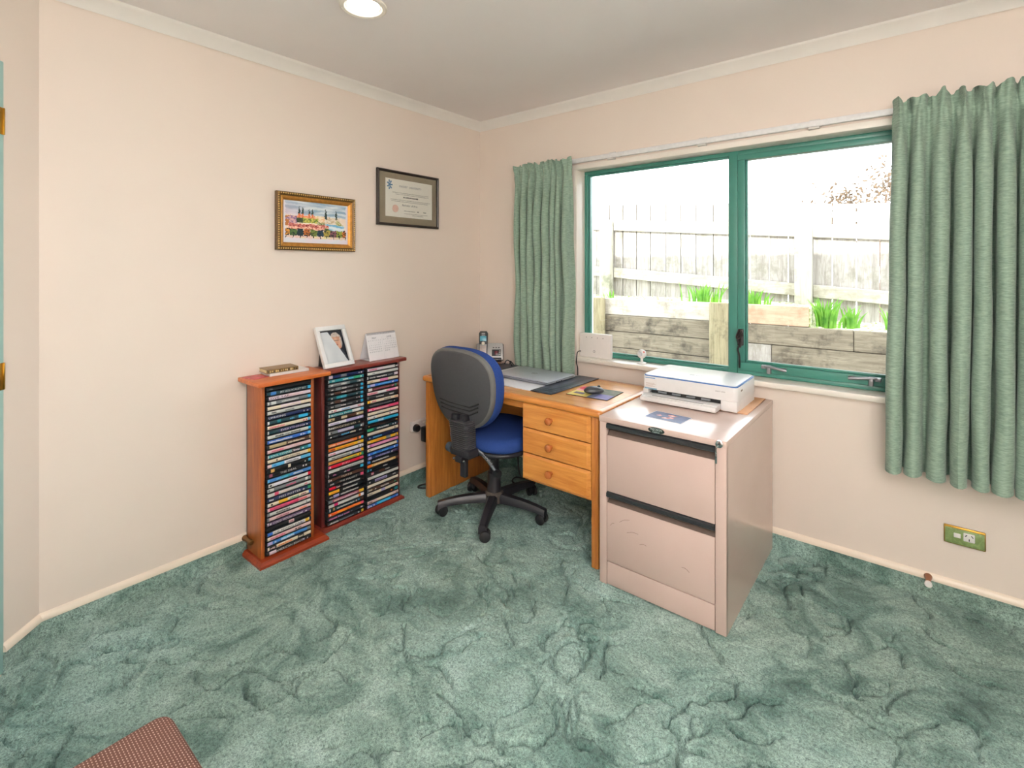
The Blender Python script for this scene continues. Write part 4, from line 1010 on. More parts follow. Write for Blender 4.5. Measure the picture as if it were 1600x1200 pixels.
def portrait(u, v):
    L = lin; c = L('20242e')
    dx, dy = (u - .66) / .25, (v - .66) / .27
    if dx * dx + dy * dy < 1:
        c = mixh(L('c98f74'), L('e3b79c'), .5 + pn(u * 7, v * 7) + (u - .62) * -.6)
        if dy > .45 or dx > .62: c = mixh(L('b9aaa0'), L('ded2c8'), .5 + pn(u * 20, v * 20))
        if abs(dy - .05) < .1 and -.6 < dx < .5: c = mixh(c, L('6d4a3c'), .55)
        if -.5 < dy < -.38 and -.6 < dx < .2: c = L('9c5548')
    elif v < .40 and abs(u - .66) < .16 + (.4 - v) * .6: c = L('c9cbd4') if abs(u - .66) < .09 else L('3c3f4a')
    if v > .96 or u < .02: c = L('17181e')
    if u < .40 + (.93 - v) * .62 - .0 and v < .955 and u < .95: c = mixh(L('d8dee2'), L('eef2f4'), .5 + .4 * pn(u * 3, v * 3))  # white diagonal glare of the glass, painted into the print colour
    return c
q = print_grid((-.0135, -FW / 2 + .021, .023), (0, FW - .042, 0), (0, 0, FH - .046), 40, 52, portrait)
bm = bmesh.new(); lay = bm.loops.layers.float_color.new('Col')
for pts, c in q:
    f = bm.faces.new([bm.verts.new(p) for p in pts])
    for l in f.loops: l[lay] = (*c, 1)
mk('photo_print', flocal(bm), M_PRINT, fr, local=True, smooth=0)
mk('frame_glass', flocal(B(-.012, -.0108, -FW / 2 + .021, FW / 2 - .021, .023, FH - .023)), M_PICGLASS, fr, local=True)
bm = bmesh.new()
prism(bm, [(-.108, 0), (-.093, .125), (-.084, .125), (-.036, .0)], 'y', -.066, -.060)
mk('strut', bm, plain('black_card', '211c1d', .75), fr, local=True)

# tent calendar
cl = thing('desk_calendar', 'white tent calendar with spiral top on the dark rack', 'calendar', (.075, -.915, .8322))
cw = .205; Hc = .150
pa = Vector((.100, 0, 0)); pt_ = Vector((.060, 0, Hc)); pb = Vector((.005, 0, 0))
def panel(bm, a, b_, y0, y1, th):
    n = (b_ - a).cross(Vector((0, 1, 0))).normalized() * th
    t = bmesh.new(); vs = [t.verts.new(Vector((p.x, y, p.z)) + o_) for o_ in (Vector(), n) for p, y in ((a, y0), (a, y1), (b_, y1), (b_, y0))]
    for f in ((0, 1, 2, 3), (7, 6, 5, 4), (0, 4, 5, 1), (1, 5, 6, 2), (2, 6, 7, 3), (3, 7, 4, 0)): t.faces.new([vs[i] for i in f])
    bmesh.ops.recalc_face_normals(t, faces=t.faces); join(bm, t)
off = Vector((.075, 0, 0))
M_CARD = plain('white_card', 'eeecee', .6, var=.02)
bm = bmesh.new(); panel(bm, pa - off, pt_ - off, -cw / 2, cw / 2, .0012); mk('front_page', bm, M_CARD, cl, local=True)
bm = bmesh.new(); panel(bm, pb - off, pt_ - off, -cw / 2, cw / 2, .0012); mk('rear_page', bm, M_CARD, cl, local=True)
bm = bmesh.new(); panel(bm, pb - off + Vector((.01, 0, .001)), pa - off + Vector((-.01, 0, .001)), -cw / 2, cw / 2, .0008); mk('base_page', bm, M_CARD, cl, local=True)
bm = bmesh.new()
for i in range(26):
    y = -cw / 2 + .008 + i * (cw - .016) / 25; pts = []
    for a in range(9):
        th = 2 * math.pi * a / 8; pts.append((pt_.x - off.x + .0055 * math.cos(th), y, pt_.z - .004 + .0055 * math.sin(th)))
    tube(bm, pts, .0012, 5, False)
so_ = mk('spiral_binding', bm, plain('grey_wire', '6f7076', .35, .6), cl, local=True); so_['kind'] = 'stuff'
up = (pt_ - pa).normalized(); nrm = Vector((up.z, 0, -up.x)); org = pa - off + nrm * .0022
wp = world_of(cl)
def cal_pt(y, h): return wp @ (org + Vector((0, y, 0)) + up * h)
M_CINK = plain('calendar_ink', '5d6672', .6)
for yc_, month, first in ((-.052, 'MAY', 5), (.052, 'JUNE', 1)):
    lettering('month_name', month, .014, cal_pt(yc_, .126), (0, 1, 0), up, M_CINK, cl)
    bm = bmesh.new()
    ws_ = text_mesh('M   T   W   T   F   S   S', .0085); join(bm, ws_, Matrix.Translation((0, .112, 0)))
    day = 1
    for r_ in range(5):
        for c_ in range(7):
            if r_ == 0 and c_ < first: continue
            if day > (31 if month == 'MAY' else 30): break
            t = text_mesh(str(day), .0085); join(bm, t, Matrix.Translation((-.038 + c_ * .0127, .098 - r_ * .0125, 0))); day += 1
    bmesh.ops.transform(bm, matrix=frame_matrix(cal_pt(yc_, 0), (0, 1, 0), up), verts=bm.verts)
    g = mk('date_grid', bm, plain('pale_calendar_ink', '7d858f', .6), cl, smooth=0); g['kind'] = 'stuff'
ql = []
for yy in (0,): ql += rects(org + Vector((0, -.0004, .005)), Vector((0, 1, 0)), up, [(0, .0008, 0, .125, 'c6c6cc')], lift=.0002)
color_mesh('page_rule', ql, M_PRINT, cl, local=True)

# ================================================================== DESK
M_PINE = wood('honey_pine', 'a9632a', 'd89146', 0, 9, .32, 12, False, .3)
M_PINEV = wood('honey_pine_upright', 'a05a24', 'd08840', 2, 9, .32, 12, False, .3)
M_PINETOP = wood('pine_desktop', 'c07a3c', 'e3aa62', 0, 7, .22, 12, False, .5)
M_KNOB = wood('red_brown_knob_wood', '8f4a1e', 'bf7038', 2, 12, .25, 8, False, .4)
DX0, DX1, DY0, DY1, DZ = .190, 1.392, -.722, -.125, .716
dk = thing('desk', 'honey pine desk with three knobbed drawers under the window', 'desk', ((DX0 + DX1) / 2, (DY0 + DY1) / 2, 0))
def rrect(x0, x1, y0, y1, r, n=5):
    pts = []
    for cx, cy, a0 in ((x1 - r, y1 - r, 0), (x0 + r, y1 - r, 90), (x0 + r, y0 + r, 180), (x1 - r, y0 + r, 270)):
        for i in range(n + 1):
            a = R(a0 + 90 * i / n); pts.append((cx + r * math.cos(a), cy + r * math.sin(a)))
    return pts
def ring_band(outer, inner, prof):
    """band between an outline and its inset: prof = [(t,z)] t=0 at outer, 1 at inner"""
    bm = bmesh.new(); rings = [[bm.verts.new((o_[0] + (i_[0] - o_[0]) * t, o_[1] + (i_[1] - o_[1]) * t, z)) for o_, i_ in zip(outer, inner)] for t, z in prof]
    n = len(outer)
    for a, b_ in zip(rings, rings[1:] + rings[:1]):
        for k in range(n): bm.faces.new((a[k], a[(k + 1) % n], b_[(k + 1) % n], b_[k]))
    bmesh.ops.recalc_face_normals(bm, faces=bm.faces); return bm
oo = rrect(DX0, DX1, DY0, DY1, .022); ii = rrect(DX0 + .026, DX1 - .026, DY0 + .026, DY1 - .026, .012)
bm = ring_band(oo, ii, [(1, .688), (.25, .686), (.05, .691), (0, .700), (.05, .710), (.25, .7155), (1, .7160)]); mk('edge_moulding', bm, M_PINE, dk, smooth=50)
i2 = rrect(DX0 + .0275, DX1 - .0275, DY0 + .0275, DY1 - .0275, .011)
bm = bmesh.new(); prism(bm, i2, 'z', .690, .7160); mk('desktop_panel', bm, M_PINETOP, dk)
bm = ring_band(ii, i2, [(0, .700), (0, .71605), (1, .71605), (1, .700)]); mk('inlay_groove', bm, plain('dark_groove', '4a2c18', .6), dk)
for x0 in (.212, 1.334):
    bm = B(x0, x0 + .036, -.706, -.135, .0, .690, .004); mk('end_panel', bm, M_PINEV, dk)
mk('modesty_panel', B(.248, 1.334, -.175, -.158, .32, .690), M_PINE, dk)
mk('front_rail', B(.248, .938, -.672, -.652, .640, .690, .002), M_PINE, dk)
mk('pedestal_side', B(.930, .946, -.690, -.176, .295, .690, .002), M_PINEV, dk)
mk('pedestal_base', B(.946, 1.334, -.690, -.176, .295, .309), M_PINE, dk)
M_DRW = wood('drawer_pine', 'b56c2c', 'dc9a4c', 0, 8, .3, 14, False, .3)
for z0, z1 in ((.560, .686), (.436, .556), (.308, .432)):
    bm = bmesh.new(); t = bmesh.new(); vs = []
    for y, ins in ((-.690, 0), (-.703, .0), (-.711, .012)):
        vs.append([t.verts.new((x, y, z)) for x, z in ((.944 + ins * .3, z0 + ins * .5), (1.331 - ins * 1.6, z0 + ins * .5), (1.331 - ins * 1.6, z1 - ins), (.944 + ins * .3, z1 - ins))])
    for a, b_ in zip(vs, vs[1:]):
        for k in range(4): t.faces.new((a[k], a[(k + 1) % 4], b_[(k + 1) % 4], b_[k]))
    t.faces.new(vs[0][::-1]); t.faces.new(vs[-1]); bmesh.ops.recalc_face_normals(t, faces=t.faces); join(bm, t)
    box(bm, .952, 1.328, -.690, -.25, z0 + .012, z1 - .012)
    dr = mk('drawer', bm, M_DRW, dk, smooth=10)
    bm = bmesh.new(); lathe(bm, [(0, 0), (.009, 0), (.008, .010), (.012, .016), (.0175, .020), (.0190, .026), (.0165, .033), (.010, .037), (0, .038)], Matrix.Translation((1.118, -.711, (z0 + z1) / 2 + .002)) @ Matrix.Rotation(R(90), 4, 'X'), 20)
    mk('knob', bm, M_KNOB, dr)

# desk pad, laptop, mouse mat, mouse, phone
pad = thing('desk_pad', 'white paper desk pad with black side strips under the laptop', 'desk pad', (.70, -.375, .7162), R(-1.0))
mk('pad_sheet', B(-.36, .352, -.232, .232, 0, .0035, .001), plain('white_pad_paper', 'e3e5ea', .55, var=.02), pad, local=True)
M_STRIP = plain('black_vinyl_strip', '262c38', .35, var=.25, vs=60)
for a, b_ in ((-.365, -.235), (.225, .357)):
    mk('side_strip', B(a, b_, -.235, .235, .0015, .0062, .001), M_STRIP, pad, local=True)
ql = []
for i in range(13):
    y = -.21 + i * .034; ql += rects(Vector((.238, y, .0063)), Vector((.105, 0, 0)), Vector((0, .015, 0)), [(0, 1, 0, .12, '8d98ab'), (.05, .5 + .3 * hsh(i, 1), .4, .55, '6d7687')], lift=.0002)
color_mesh('strip_print', ql, M_PRINT, pad, local=True)
lp = thing('laptop', 'closed silver laptop lying on the desk pad', 'laptop', (.752, -.350, .7226), R(-1.5))
M_SILV = plain('silver_aluminium', 'b9bfc9', .3, .35, var=.03)
mk('laptop_base', B(-.188, .188, -.130, .130, .002, .012, .003), plain('darker_silver', '9a9da3', .35, .5), lp, local=True)
mk('laptop_lid', B(-.190, .190, -.133, .133, .0135, .0205, .003), M_SILV, lp, local=True)
mk('hinge_gap', B(-.186, .186, -.128, .128, .0118, .0137), plain('black_gap', '1c1d20', .5), lp, local=True)
bm = bmesh.new()
for k in range(3): box(bm, .1885, .1893, -.05 + k * .022, -.036 + k * .022, .0045, .009)
mk('port', bm, plain('black_port', '17181a', .5), lp, local=True)
bm = bmesh.new(); lathe(bm, [(.0150, .0002), (.0175, .0003), (.0175, 0)], Matrix.Translation((0, 0, .0206)), 28)
wl = text_mesh('hp', .030); bmesh.ops.transform(wl, matrix=Matrix(((1, .35, 0, 0), (0, 1, 0, .003), (0, 0, 1, .0208), (0, 0, 0, 1))), verts=wl.verts); join(bm, wl)
mk('round_logo', bm, plain('dark_logo', '3a3f48', .3, .5), lp, local=True, smooth=0)
for x in (-.16, .16):
    for y in (-.105, .105):
        pass
mp = thing('mouse_mat', 'multicoloured thin mouse mat on the desk right of the pad', 'mouse mat', (1.195, -.442, .7162), R(4))
mk('mat_base', B(-.105, .120, -.100, .100, 0, .0028, .001), plain('black_rubber', '1b1b1f', .8), mp, local=True)
def matcol(u, v):
    L = lin
    if u < .45 and v > .50: c = L('cf2c44') if v > .55 + .3 * (.4 - u) else L('e4a3a5')
    elif u < .48: c = L('e3cf6a') if not (.1 < u < .34 and .18 < v < .36) else L('4c4460')
    elif v > .45: c = L('5b6a5c')
    elif u < .66: c = L('3b5078')
    else: c = L('7476b0')
    return mixh(c, L('d8c2b0'), .12 + .2 * pn(u * 8, v * 8))
color_mesh('mat_print', print_grid((-.103, -.098, .0031), (.221, 0, 0), (0, .196, 0), 24, 22, matcol), M_PRINT, mp, local=True)
ms = thing('computer_mouse', 'dark grey wireless mouse on the coloured mat', 'mouse', (1.208, -.462, .7194), R(-42))
bm = bmesh.new(); bmesh.ops.create_uvsphere(bm, u_segments=24, v_segments=14, radius=1)
for v in bm.verts:
    x, y, z = v.co; s = 1.0 if z > 0 else .45
    sx = .031 * (1 + .12 * y); v.co = Vector((math.copysign(abs(x) ** .8, x) * sx, math.copysign(abs(y) ** .85, y) * .052, .016 + z * (.022 if z > 0 else .015) * (1 - .15 * (y > 0) * y)))
mk('mouse_shell', bm, plain('dark_grey_mouse', '3b3e42', .3, .2), ms, local=True, smooth=80)
bm = bmesh.new(); lathe(bm, [(0, -.004), (.008, -.004), (.009, 0), (.008, .004), (0, .004)], Matrix.Translation((0, .026, .033)) @ Matrix.Rotation(R(90), 4, 'Y'), 16); mk('scroll_wheel', bm, plain('black_wheel', '141414', .6), ms, local=True)
mk('thumb_panel', B(-.0315, -.024, -.02, .026, .010, .024, .003), plain('black_side_grip', '202124', .6), ms, local=True)

PHA = math.atan2(-2.5, 2.2)     # the phone faces the room
ph = thing('answering_phone', 'silver answering phone base on the back corner of the desk', 'phone', (.268, -.200, .7162), R(38))
M_PHS = plain('silver_phone_plastic', 'a9a7a5', .35, .2, var=.04); M_PHB = plain('black_phone_plastic', '1f2023', .35)
tl_ = Matrix.Translation((0, .02, .006)) @ Matrix.Rotation(R(-24), 4, 'X')
def pl(bm): bmesh.ops.transform(bm, matrix=tl_, verts=bm.verts); return bm
bm = bmesh.new(); prism(bm, [(-.09, 0), (.09, 0), (.088, .105), (.076, .112), (-.076, .112), (-.088, .105)], 'y', 0, .014, .003); mk('base_body', pl(bm), M_PHS, ph, local=True)
bm = bmesh.new(); prism(bm, [(-.093, -.004), (.093, -.004), (.092, .108), (.078, .116), (-.078, .116), (-.092, .108)], 'y', .014, .030, .003); box(bm, -.08, .08, -.005, .06, -.006, .012, .004); mk('base_back', pl(bm), M_PHB, ph, local=True)
mk('display_panel', pl(B(.015, .076, -.0022, .002, .022, .066, .001)), M_PHB, ph, local=True)
mk('digit_display', pl(B(.032, .058, -.0035, 0, .030, .056, .001)), plain('dark_red_display', '5a1a22', .25), ph, local=True)
for i in range(3): mk('key', pl(B(.020 + i * .018, .031 + i * .018, -.0035, .001, .076, .082, .001)), M_PHB, ph, local=True)
for i in range(3): mk('key', pl(B(.064, .073, -.0045, .001, .028 + i * .012, .035 + i * .012, .001)), M_PHS, ph, local=True)
hs = thing('phone_handset', 'black and silver cordless handset resting upright in the phone base', 'phone', (.268, -.200, .7162), R(38))
th = Matrix.Translation((-.042, -.004, .012)) @ Matrix.Rotation(R(-20), 4, 'X')
def hl(bm): bmesh.ops.transform(bm, matrix=th, verts=bm.verts); return bm
def hand(y0, y1, ins): return [(-.026 + ins, .004 + ins), (-.020 + ins, 0 + ins), (.020 - ins, 0 + ins), (.026 - ins, .004 + ins), (.028 - ins, .10), (.031 - ins, .170 - ins), (.022 - ins, .186 - ins), (-.022 + ins, .186 - ins), (-.031 + ins, .170 - ins), (-.028 + ins, .10)]
bm = bmesh.new(); prism(bm, hand(0, 0, 0), 'y', -.014, .012, .003); mk('handset_shell', hl(bm), M_PHB, hs, local=True)
bm = bmesh.new(); prism(bm, [(-.022, .008), (.022, .008), (.024, .095), (-.024, .095)], 'y', -.0165, -.012, .001); mk('keypad_plate', hl(bm), M_PHS, hs, local=True)
mk('screen', hl(B(-.021, .021, -.0165, -.012, .118, .152, .001)), plain('blue_screen', '4f96a8', .2), hs, local=True)
mk('speaker_slot', hl(B(-.012, .012, -.0165, -.013, .166, .172, .001)), M_PHS, hs, local=True)
mk('brand_bar', hl(B(-.012, .012, -.0160, -.013, .156, .160)), M_PHS, hs, local=True)
bm = bmesh.new(); lathe(bm, [(0, 0), (.011, 0), (.010, .003), (0, .0035)], Matrix.Translation((0, -.0155, .102)) @ Matrix.Rotation(R(90), 4, 'X'), 18); mk('round_button', hl(bm), plain('pale_button', 'dcd6c4', .35), hs, local=True)
def settle(*roots, z):
    dz = min((v.co.z + r_.location.z) for r_ in roots for c_ in r_.children if c_.type == 'MESH' for v in c_.data.vertices) - z
    for r_ in roots: r_.location.z -= dz
kc = plain('pink_grey_key', 'c0a79c', .5)
for r_ in range(4):
    for c_ in range(3): mk('key', hl(B(-.019 + c_ * .0135, -.009 + c_ * .0135, -.0178, -.016, .030 + r_ * .0145, .039 + r_ * .0145, .001)), kc, hs, local=True)
for c_ in range(3): mk('key', hl(B(-.017 + c_ * .0135, -.009 + c_ * .0135, -.0178, -.016, .017, .023, .001)), M_PHB, hs, local=True)
settle(ph, hs, z=.7164)
bm = bmesh.new(); tube(bm, smoothpath([(.36, -.15, .722), (.375, -.155, .742), (.40, -.165, .752), (.425, -.17, .742), (.45, -.185, .7195)]), .0035, 6); tube(bm, smoothpath([(.39, -.135, .7195), (.41, -.15, .745), (.44, -.15, .7195)]), .003, 6)
cb = mk('phone_cable', bm, plain('black_cable', '1a1a1c', .5)); setp(cb, 'short black cable looping on the desk behind the pad', 'cable')

# things on the sill
rt = thing('router', 'white upright router box on the left end of the window sill', 'router', (.938, .035, .802), R(2))
mk('router_body', B(-.106, .106, -.014, .018, 0, .148, .005), plain('white_router_plastic', 'e4dfda', .4, var=.02), rt, local=True)
bm = bmesh.new()
for i in range(4): lathe(bm, [(0, .0006), (.003, .0006), (.003, 0)], Matrix.Translation((-.058 + i * .038, -.014, .124)) @ Matrix.Rotation(R(90), 4, 'X'), 10)
lathe(bm, [(.005, .0006), (.0075, .0006), (.0075, 0)], Matrix.Translation((-.004, -.014, .040)) @ Matrix.Rotation(R(90), 4, 'X'), 14)
ro = mk('indicator_dot', bm, plain('grey_print', '8b8784', .5), rt, local=True); ro['kind'] = 'stuff'
bm = bmesh.new(); tube(bm, smoothpath([(.86, .055, .83), (.835, .0, .835), (.845, -.036, .81), (.842, -.036, .77), (.838, -.014, .73), (.835, -.010, .62), (.83, -.010, .3)]), .003, 6)
cb = mk('router_cable', bm, plain('black_cable', '1a1a1c', .5)); setp(cb, 'thin black cable hanging from the router beside the left curtain', 'cable')
wc = thing('web_camera', 'small round white camera on its stand on the window sill', 'camera', (1.240, .035, .802))
bm = bmesh.new(); lathe(bm, [(0, 0), (.026, 0), (.026, .005), (.022, .008), (.008, .010), (.007, .028), (.010, .032), (0, .033)], None, 20); mk('camera_stand', bm, M_WPLAS, wc, local=True)
bm = bmesh.new(); bmesh.ops.create_uvsphere(bm, u_segments=20, v_segments=12, radius=.026); bmesh.ops.translate(bm, vec=(0, 0, .056), verts=bm.verts); mk('camera_ball', bm, M_WPLAS, wc, local=True, smooth=80)
bm = bmesh.new(); lathe(bm, [(0, .001), (.012, .001), (.013, -.003)], Matrix.Translation((.0, -.026, .058)) @ Matrix.Rotation(R(90), 4, 'X'), 16); mk('lens', bm, plain('pale_lens', 'cfd2d6', .2), wc, local=True)
bm = bmesh.new(); bmesh.ops.create_uvsphere(bm, u_segments=8, v_segments=6, radius=.005); bmesh.ops.translate(bm, vec=(.019, -.013, .070), verts=bm.verts); mk('red_button', bm, plain('red_dot', 'c0524c', .4), wc, local=True)

# ================================================================== FILING CABINET
KX0, KX1, KY0, KY1, KZ = 1.412, 1.936, -.770, -.018, .718
M_CAB, nt, b = mat('beige_cabinet_enamel'); v = coords(nt)
n = nz(nt, v, 5, 4); c = lin('c6aea4')
nt.links.new(ramp(nt, n, [(.3, tuple(x * .97 for x in c)), (.7, tuple(x * 1.02 for x in c))]), b.inputs['Base Color']); b.inputs['Roughness'].default_value = .24
b.inputs['Coat Weight'].default_value = .35; b.inputs['Coat Roughness'].default_value = .1
bump(nt, b, nz(nt, v, 9, 2), .02, .003)
cb_ = thing('filing_cabinet', 'beige two-drawer metal filing cabinet right of the desk', 'cabinet', ((KX0 + KX1) / 2, (KY0 + KY1) / 2, 0))
mk('top_panel', B(KX0 - .002, KX1 + .002, KY0 - .003, KY1, .694, KZ, .003), M_CAB, cb_)
bm = B(KX0, KX0 + .010, KY0 + .012, KY1, 0, .694); mk('side_panel', bm, M_CAB, cb_)
bm = B(KX1 - .010, KX1, KY0 + .012, KY1, 0, .694); mk('side_panel', bm, M_CAB, cb_)
mk('rear_panel', B(KX0 + .01, KX1 - .01, KY1 - .01, KY1, 0, .694), M_CAB, cb_)
for x0, x1 in ((KX0, 1.4455), (1.8965, KX1)): mk('front_stile', B(x0, x1, KY0, KY0 + .02, 0, .694, .002), M_CAB, cb_)
mk('plinth', B(1.4475, 1.8945, KY0 + .001, KY0 + .02, 0.004, .099, .002), M_CAB, cb_)
mk('inner_shadow_box', B(1.4455, 1.8965, KY0 + .075, KY0 + .085, .0, .694), plain('dark_inside', '1d1a18', .8), cb_)
M_PULL = plain('black_pull_plastic', '26292c', .3, var=.1)
M_RECESS = plain('brown_recess_metal', '6a5b53', .4, .2, var=.1)
for zt, zm, zb in ((.692, .640, .4005), (.3985, .3515, .1025)):
    bm = B(1.4475, 1.8945, KY0 + .001, KY0 + .018, zb, zm, .002); box(bm, 1.452, 1.89, KY0 + .018, KY1 - .06, zb + .01, zb + .02); dr = mk('drawer', bm, M_CAB, cb_)
    bm = bmesh.new(); prism(bm, [(KY0 + .001, zt), (KY0 - .006, zt - .004), (KY0 - .007, zt - .018), (KY0 + .002, zt - .024), (KY0 + .012, zt - .022), (KY0 + .012, zt)], 'x', 1.447, 1.895); mk('pull_bar', bm, M_PULL, dr)
    bm = bmesh.new(); prism(bm, [(KY0 + .016, zm), (KY0 + .004, zm), (KY0 + .030, zm + .018), (KY0 + .052, zt - .01), (KY0 + .060, zt - .01), (KY0 + .040, zm)], 'x', 1.447, 1.895); mk('pull_recess', bm, M_RECESS, dr)
bm = bmesh.new(); lathe(bm, [(0, .0018), (.033, .0018), (.0345, 0)], Matrix.Translation((1.669, KY0 - .0035, .7055)) @ Matrix.Rotation(R(90), 4, 'X') @ Matrix.Scale(.36, 4, (0, 1, 0)), 32); bg_ = mk('oval_badge', bm, plain('dark_green_badge', '1d2e2a', .3), cb_)
lettering('badge_lettering', 'PRECISION', .0125, (1.669, KY0 - .0056, .7085), (1, 0, 0), (0, 0, 1), plain('silver_letters', 'c3d0cc', .35), bg_, .78)
lettering('badge_lettering', 'Cabinet', .0100, (1.669, KY0 - .0056, .6990), (1, 0, 0), (0, 0, 1), plain('silver_letters', 'c3d0cc', .35), bg_, .9)
bm = bmesh.new(); lathe(bm, [(0, .006), (.009, .007), (.0135, .005), (.0145, 0)], Matrix.Translation((1.912, KY0 - .002, .705)) @ Matrix.Rotation(R(90), 4, 'X'), 20); lk = mk('lock', bm, plain('chrome', 'c9c9cc', .12, 1.0), cb_)
mk('keyhole', B(1.9105, 1.9135, KY0 - .0095, KY0 - .008, .701, .709), plain('black_slot', '1b1b1b', .6), lk)
bm = bmesh.new(); tube(bm, smoothpath([(1.910, KY0 - .009, .700), (1.904, KY0 - .010, .690), (1.902, KY0 - .008, .675)]), .0014, 5); box(bm, 1.8985, 1.9055, KY0 - .009, KY0 - .0075, .632, .676, .0007)
mk('hanging_key', bm, plain('chrome', 'c9c9cc', .12, 1.0), lk)
rnd = random.Random(8); bm = bmesh.new()
for x0, z0, x1, z1 in ((1.505, .285, 1.552, .308), (1.463, .258, 1.482, .272), (1.540, .252, 1.590, .262), (1.596, .222, 1.625, .226), (1.77, .195, 1.80, .186)):
    tube(bm, smoothpath([(x0, KY0 + .0008, z0), ((x0 + x1) / 2, KY0 + .0008, (z0 + z1) / 2 + .005), (x1, KY0 + .0008, z1)], 4), .0007, 4)
sc = mk('scuff_mark', bm, plain('dark_scuff', '6d5a4e', .7), cb_); sc['kind'] = 'stuff'

# printer on a tan sheet, photo card
sh = mk('card_sheet', B(1.462, 1.908, -.362, -.030, 0, .0035, .0008), plain('tan_card', 'c9986f', .6, var=.05)); sh.location.z = .7182; setp(sh, 'tan cardboard sheet under the white printer', 'card')
pr_ = thing('printer', 'white inkjet printer with blue lid line on the filing cabinet', 'printer', (1.655, -.235, .7218))
M_PRN = plain('white_printer_plastic', 'e6e5e4', .35, var=.015)
X0, X1, Y0, Y1, PT = 1.432, 1.872, -.380, -.072, .838
bm = bmesh.new(); prism(bm, rrect(X0, X1, Y0, Y1, .022), 'z', .768, .831, .002); mk('upper_body', bm, M_PRN, pr_)
bm = bmesh.new(); prism(bm, rrect(X0 + .002, X1 - .002, Y0 + .045, Y1, .014), 'z', .7222, .769); box(bm, 1.80, X1 - .002, Y0 + .002, Y0 + .06, .7222, .769, .004); box(bm, X0 + .002, X0 + .03, Y0 + .002, Y0 + .06, .7222, .769, .004); mk('lower_body', bm, M_PRN, pr_)
bm = bmesh.new(); prism(bm, rrect(X0 + .006, X1 - .0015, Y0 - .0012, Y1 - .004, .020), 'z', .8305, .8345); mk('blue_line', bm, plain('blue_trim_plastic', '3f6fae', .35), pr_)
bm = bmesh.new(); prism(bm, rrect(X0 + .008, X1 - .008, Y0 + .004, Y1 - .004, .018), 'z', .8345, .8385, .001); mk('scanner_lid', bm, plain('white_lid_plastic', 'edeeef', .28, var=.01), pr_)
bm = B(1.448, 1.800, -.445, -.350, .7235, .7455, .005); box(bm, 1.448, 1.800, -.425, -.34, .744, .7495, .003); tyo = mk('paper_tray', bm, M_PRN, pr_)
mk('tray_edge_line', B(1.500, 1.740, -.4225, -.4195, .7494, .7503), plain('black_slot', '1b1b1b', .6), tyo)
mk('tray_extension', B(1.500, 1.740, -.440, -.428, .7455, .7485, .001), M_PRN, tyo)
mk('output_slot', B(1.475, 1.800, -.368, -.330, .7496, .7680), plain('black_slot', '1b1b1b', .6), pr_)
for i in range(4): mk('feed_roller', B(1.51 + i * .068, 1.55 + i * .068, -.376, -.362, .755, .763, .001), plain('grey_roller', '6c7074', .5), pr_)
ql = rects(Vector((X0 + .012, Y0 - .0006, .768)), Vector((.062, 0, 0)), Vector((0, 0, .058)), [(0, 1, 0, 1, 'e4e2e0'), (0, 1, 0, .12, '6d93a8'), (.06, .86, .90, .97, '4a86b4'), (.1, .8, .5, .53, 'b8a79c'), (.1, .9, .42, .45, 'b8a79c'), (.1, .7, .34, .37, 'b8a79c'), (.1, .85, .26, .29, 'b8a79c'), (.1, .6, .2, .22, 'b8a79c')])
color_mesh('instruction_label', ql, M_PRINT, pr_)
lettering('front_lettering', 'ENVY 6020', .0085, (1.80, Y0 - .0008, .806), (1, 0, 0), (0, 0, 1), plain('grey_print', '8b8784', .5), pr_)
bm = bmesh.new(); lathe(bm, [(.009, .0003), (.0105, .0003), (.0105, 0)], Matrix.Translation((1.635, -.262, .8386)), 24)
t = text_mesh('hp', .016); join(bm, t, Matrix(((1, .35, 0, 1.635), (0, 1, 0, -.261), (0, 0, 1, .8389), (0, 0, 0, 1)))); t = text_mesh('ENVY', .016, 'LEFT'); join(bm, t, Matrix.Translation((1.652, -.262, .8389)))
mk('lid_lettering', bm, plain('grey_print', 'a3a6aa', .5), pr_, smooth=0)
mk('usb_port', B(X1 - .001, X1 + .0008, -.325, -.30, .806, .814, .0005), plain('dark_port', '7d7468', .5), pr_)
ph_ = thing('photo_card', 'dark blue photo card with pink shapes lying before the printer', 'photo', (1.653, -.611, .7182), R(-4))
mk('card_stock', B(-.082, .082, -.056, .056, 0, .0008), M_CARD, ph_, local=True)
def fl_print(u, v):
    L = lin; c = mixh(L('33436a'), L('566a94'), .5 + .8 * pn(u * 4, v * 4))
    for cx, cy, s in ((.26, .50, .09), (.55, .72, .11), (.60, .45, .08), (.48, .30, .09)):
        d = math.hypot((u - cx) * 1.2, v - cy); 
        if d < s * (1 + .8 * pn(u * 12, v * 12, cx)): c = mixh(L('f4d9cf'), L('d8705c'), d / s + pn(u * 20, v * 20) * .5)
    return c
color_mesh('card_print', print_grid((-.080, -.054, .0010), (.160, 0, 0), (0, .108, 0), 40, 26, fl_print), M_GLOSSPRINT, ph_, local=True)

# ================================================================== OFFICE CHAIR
ch = thing('office_chair', 'blue swivel office chair with black plastic back at the desk', 'chair', (.652, -.592, 0))
CX, CY = .652, -.592
M_BLK = plain('black_chair_plastic', '26252a', .4, var=.08, bmp=.05)
M_SHELL = plain('charcoal_shell_plastic', '3d3d40', .55, var=.06, vs=90, bmp=.3)
M_SHELLRIM = plain('grey_shell_rim', '5c5c5a', .5, var=.05)
M_BLUE = fabric('royal_blue_upholstery', '1b2f68', '2b4784', 700, (1, 1, 1), .95); M_BLUE.node_tree.nodes['Principled BSDF'].inputs['Sheen Weight'].default_value = 0
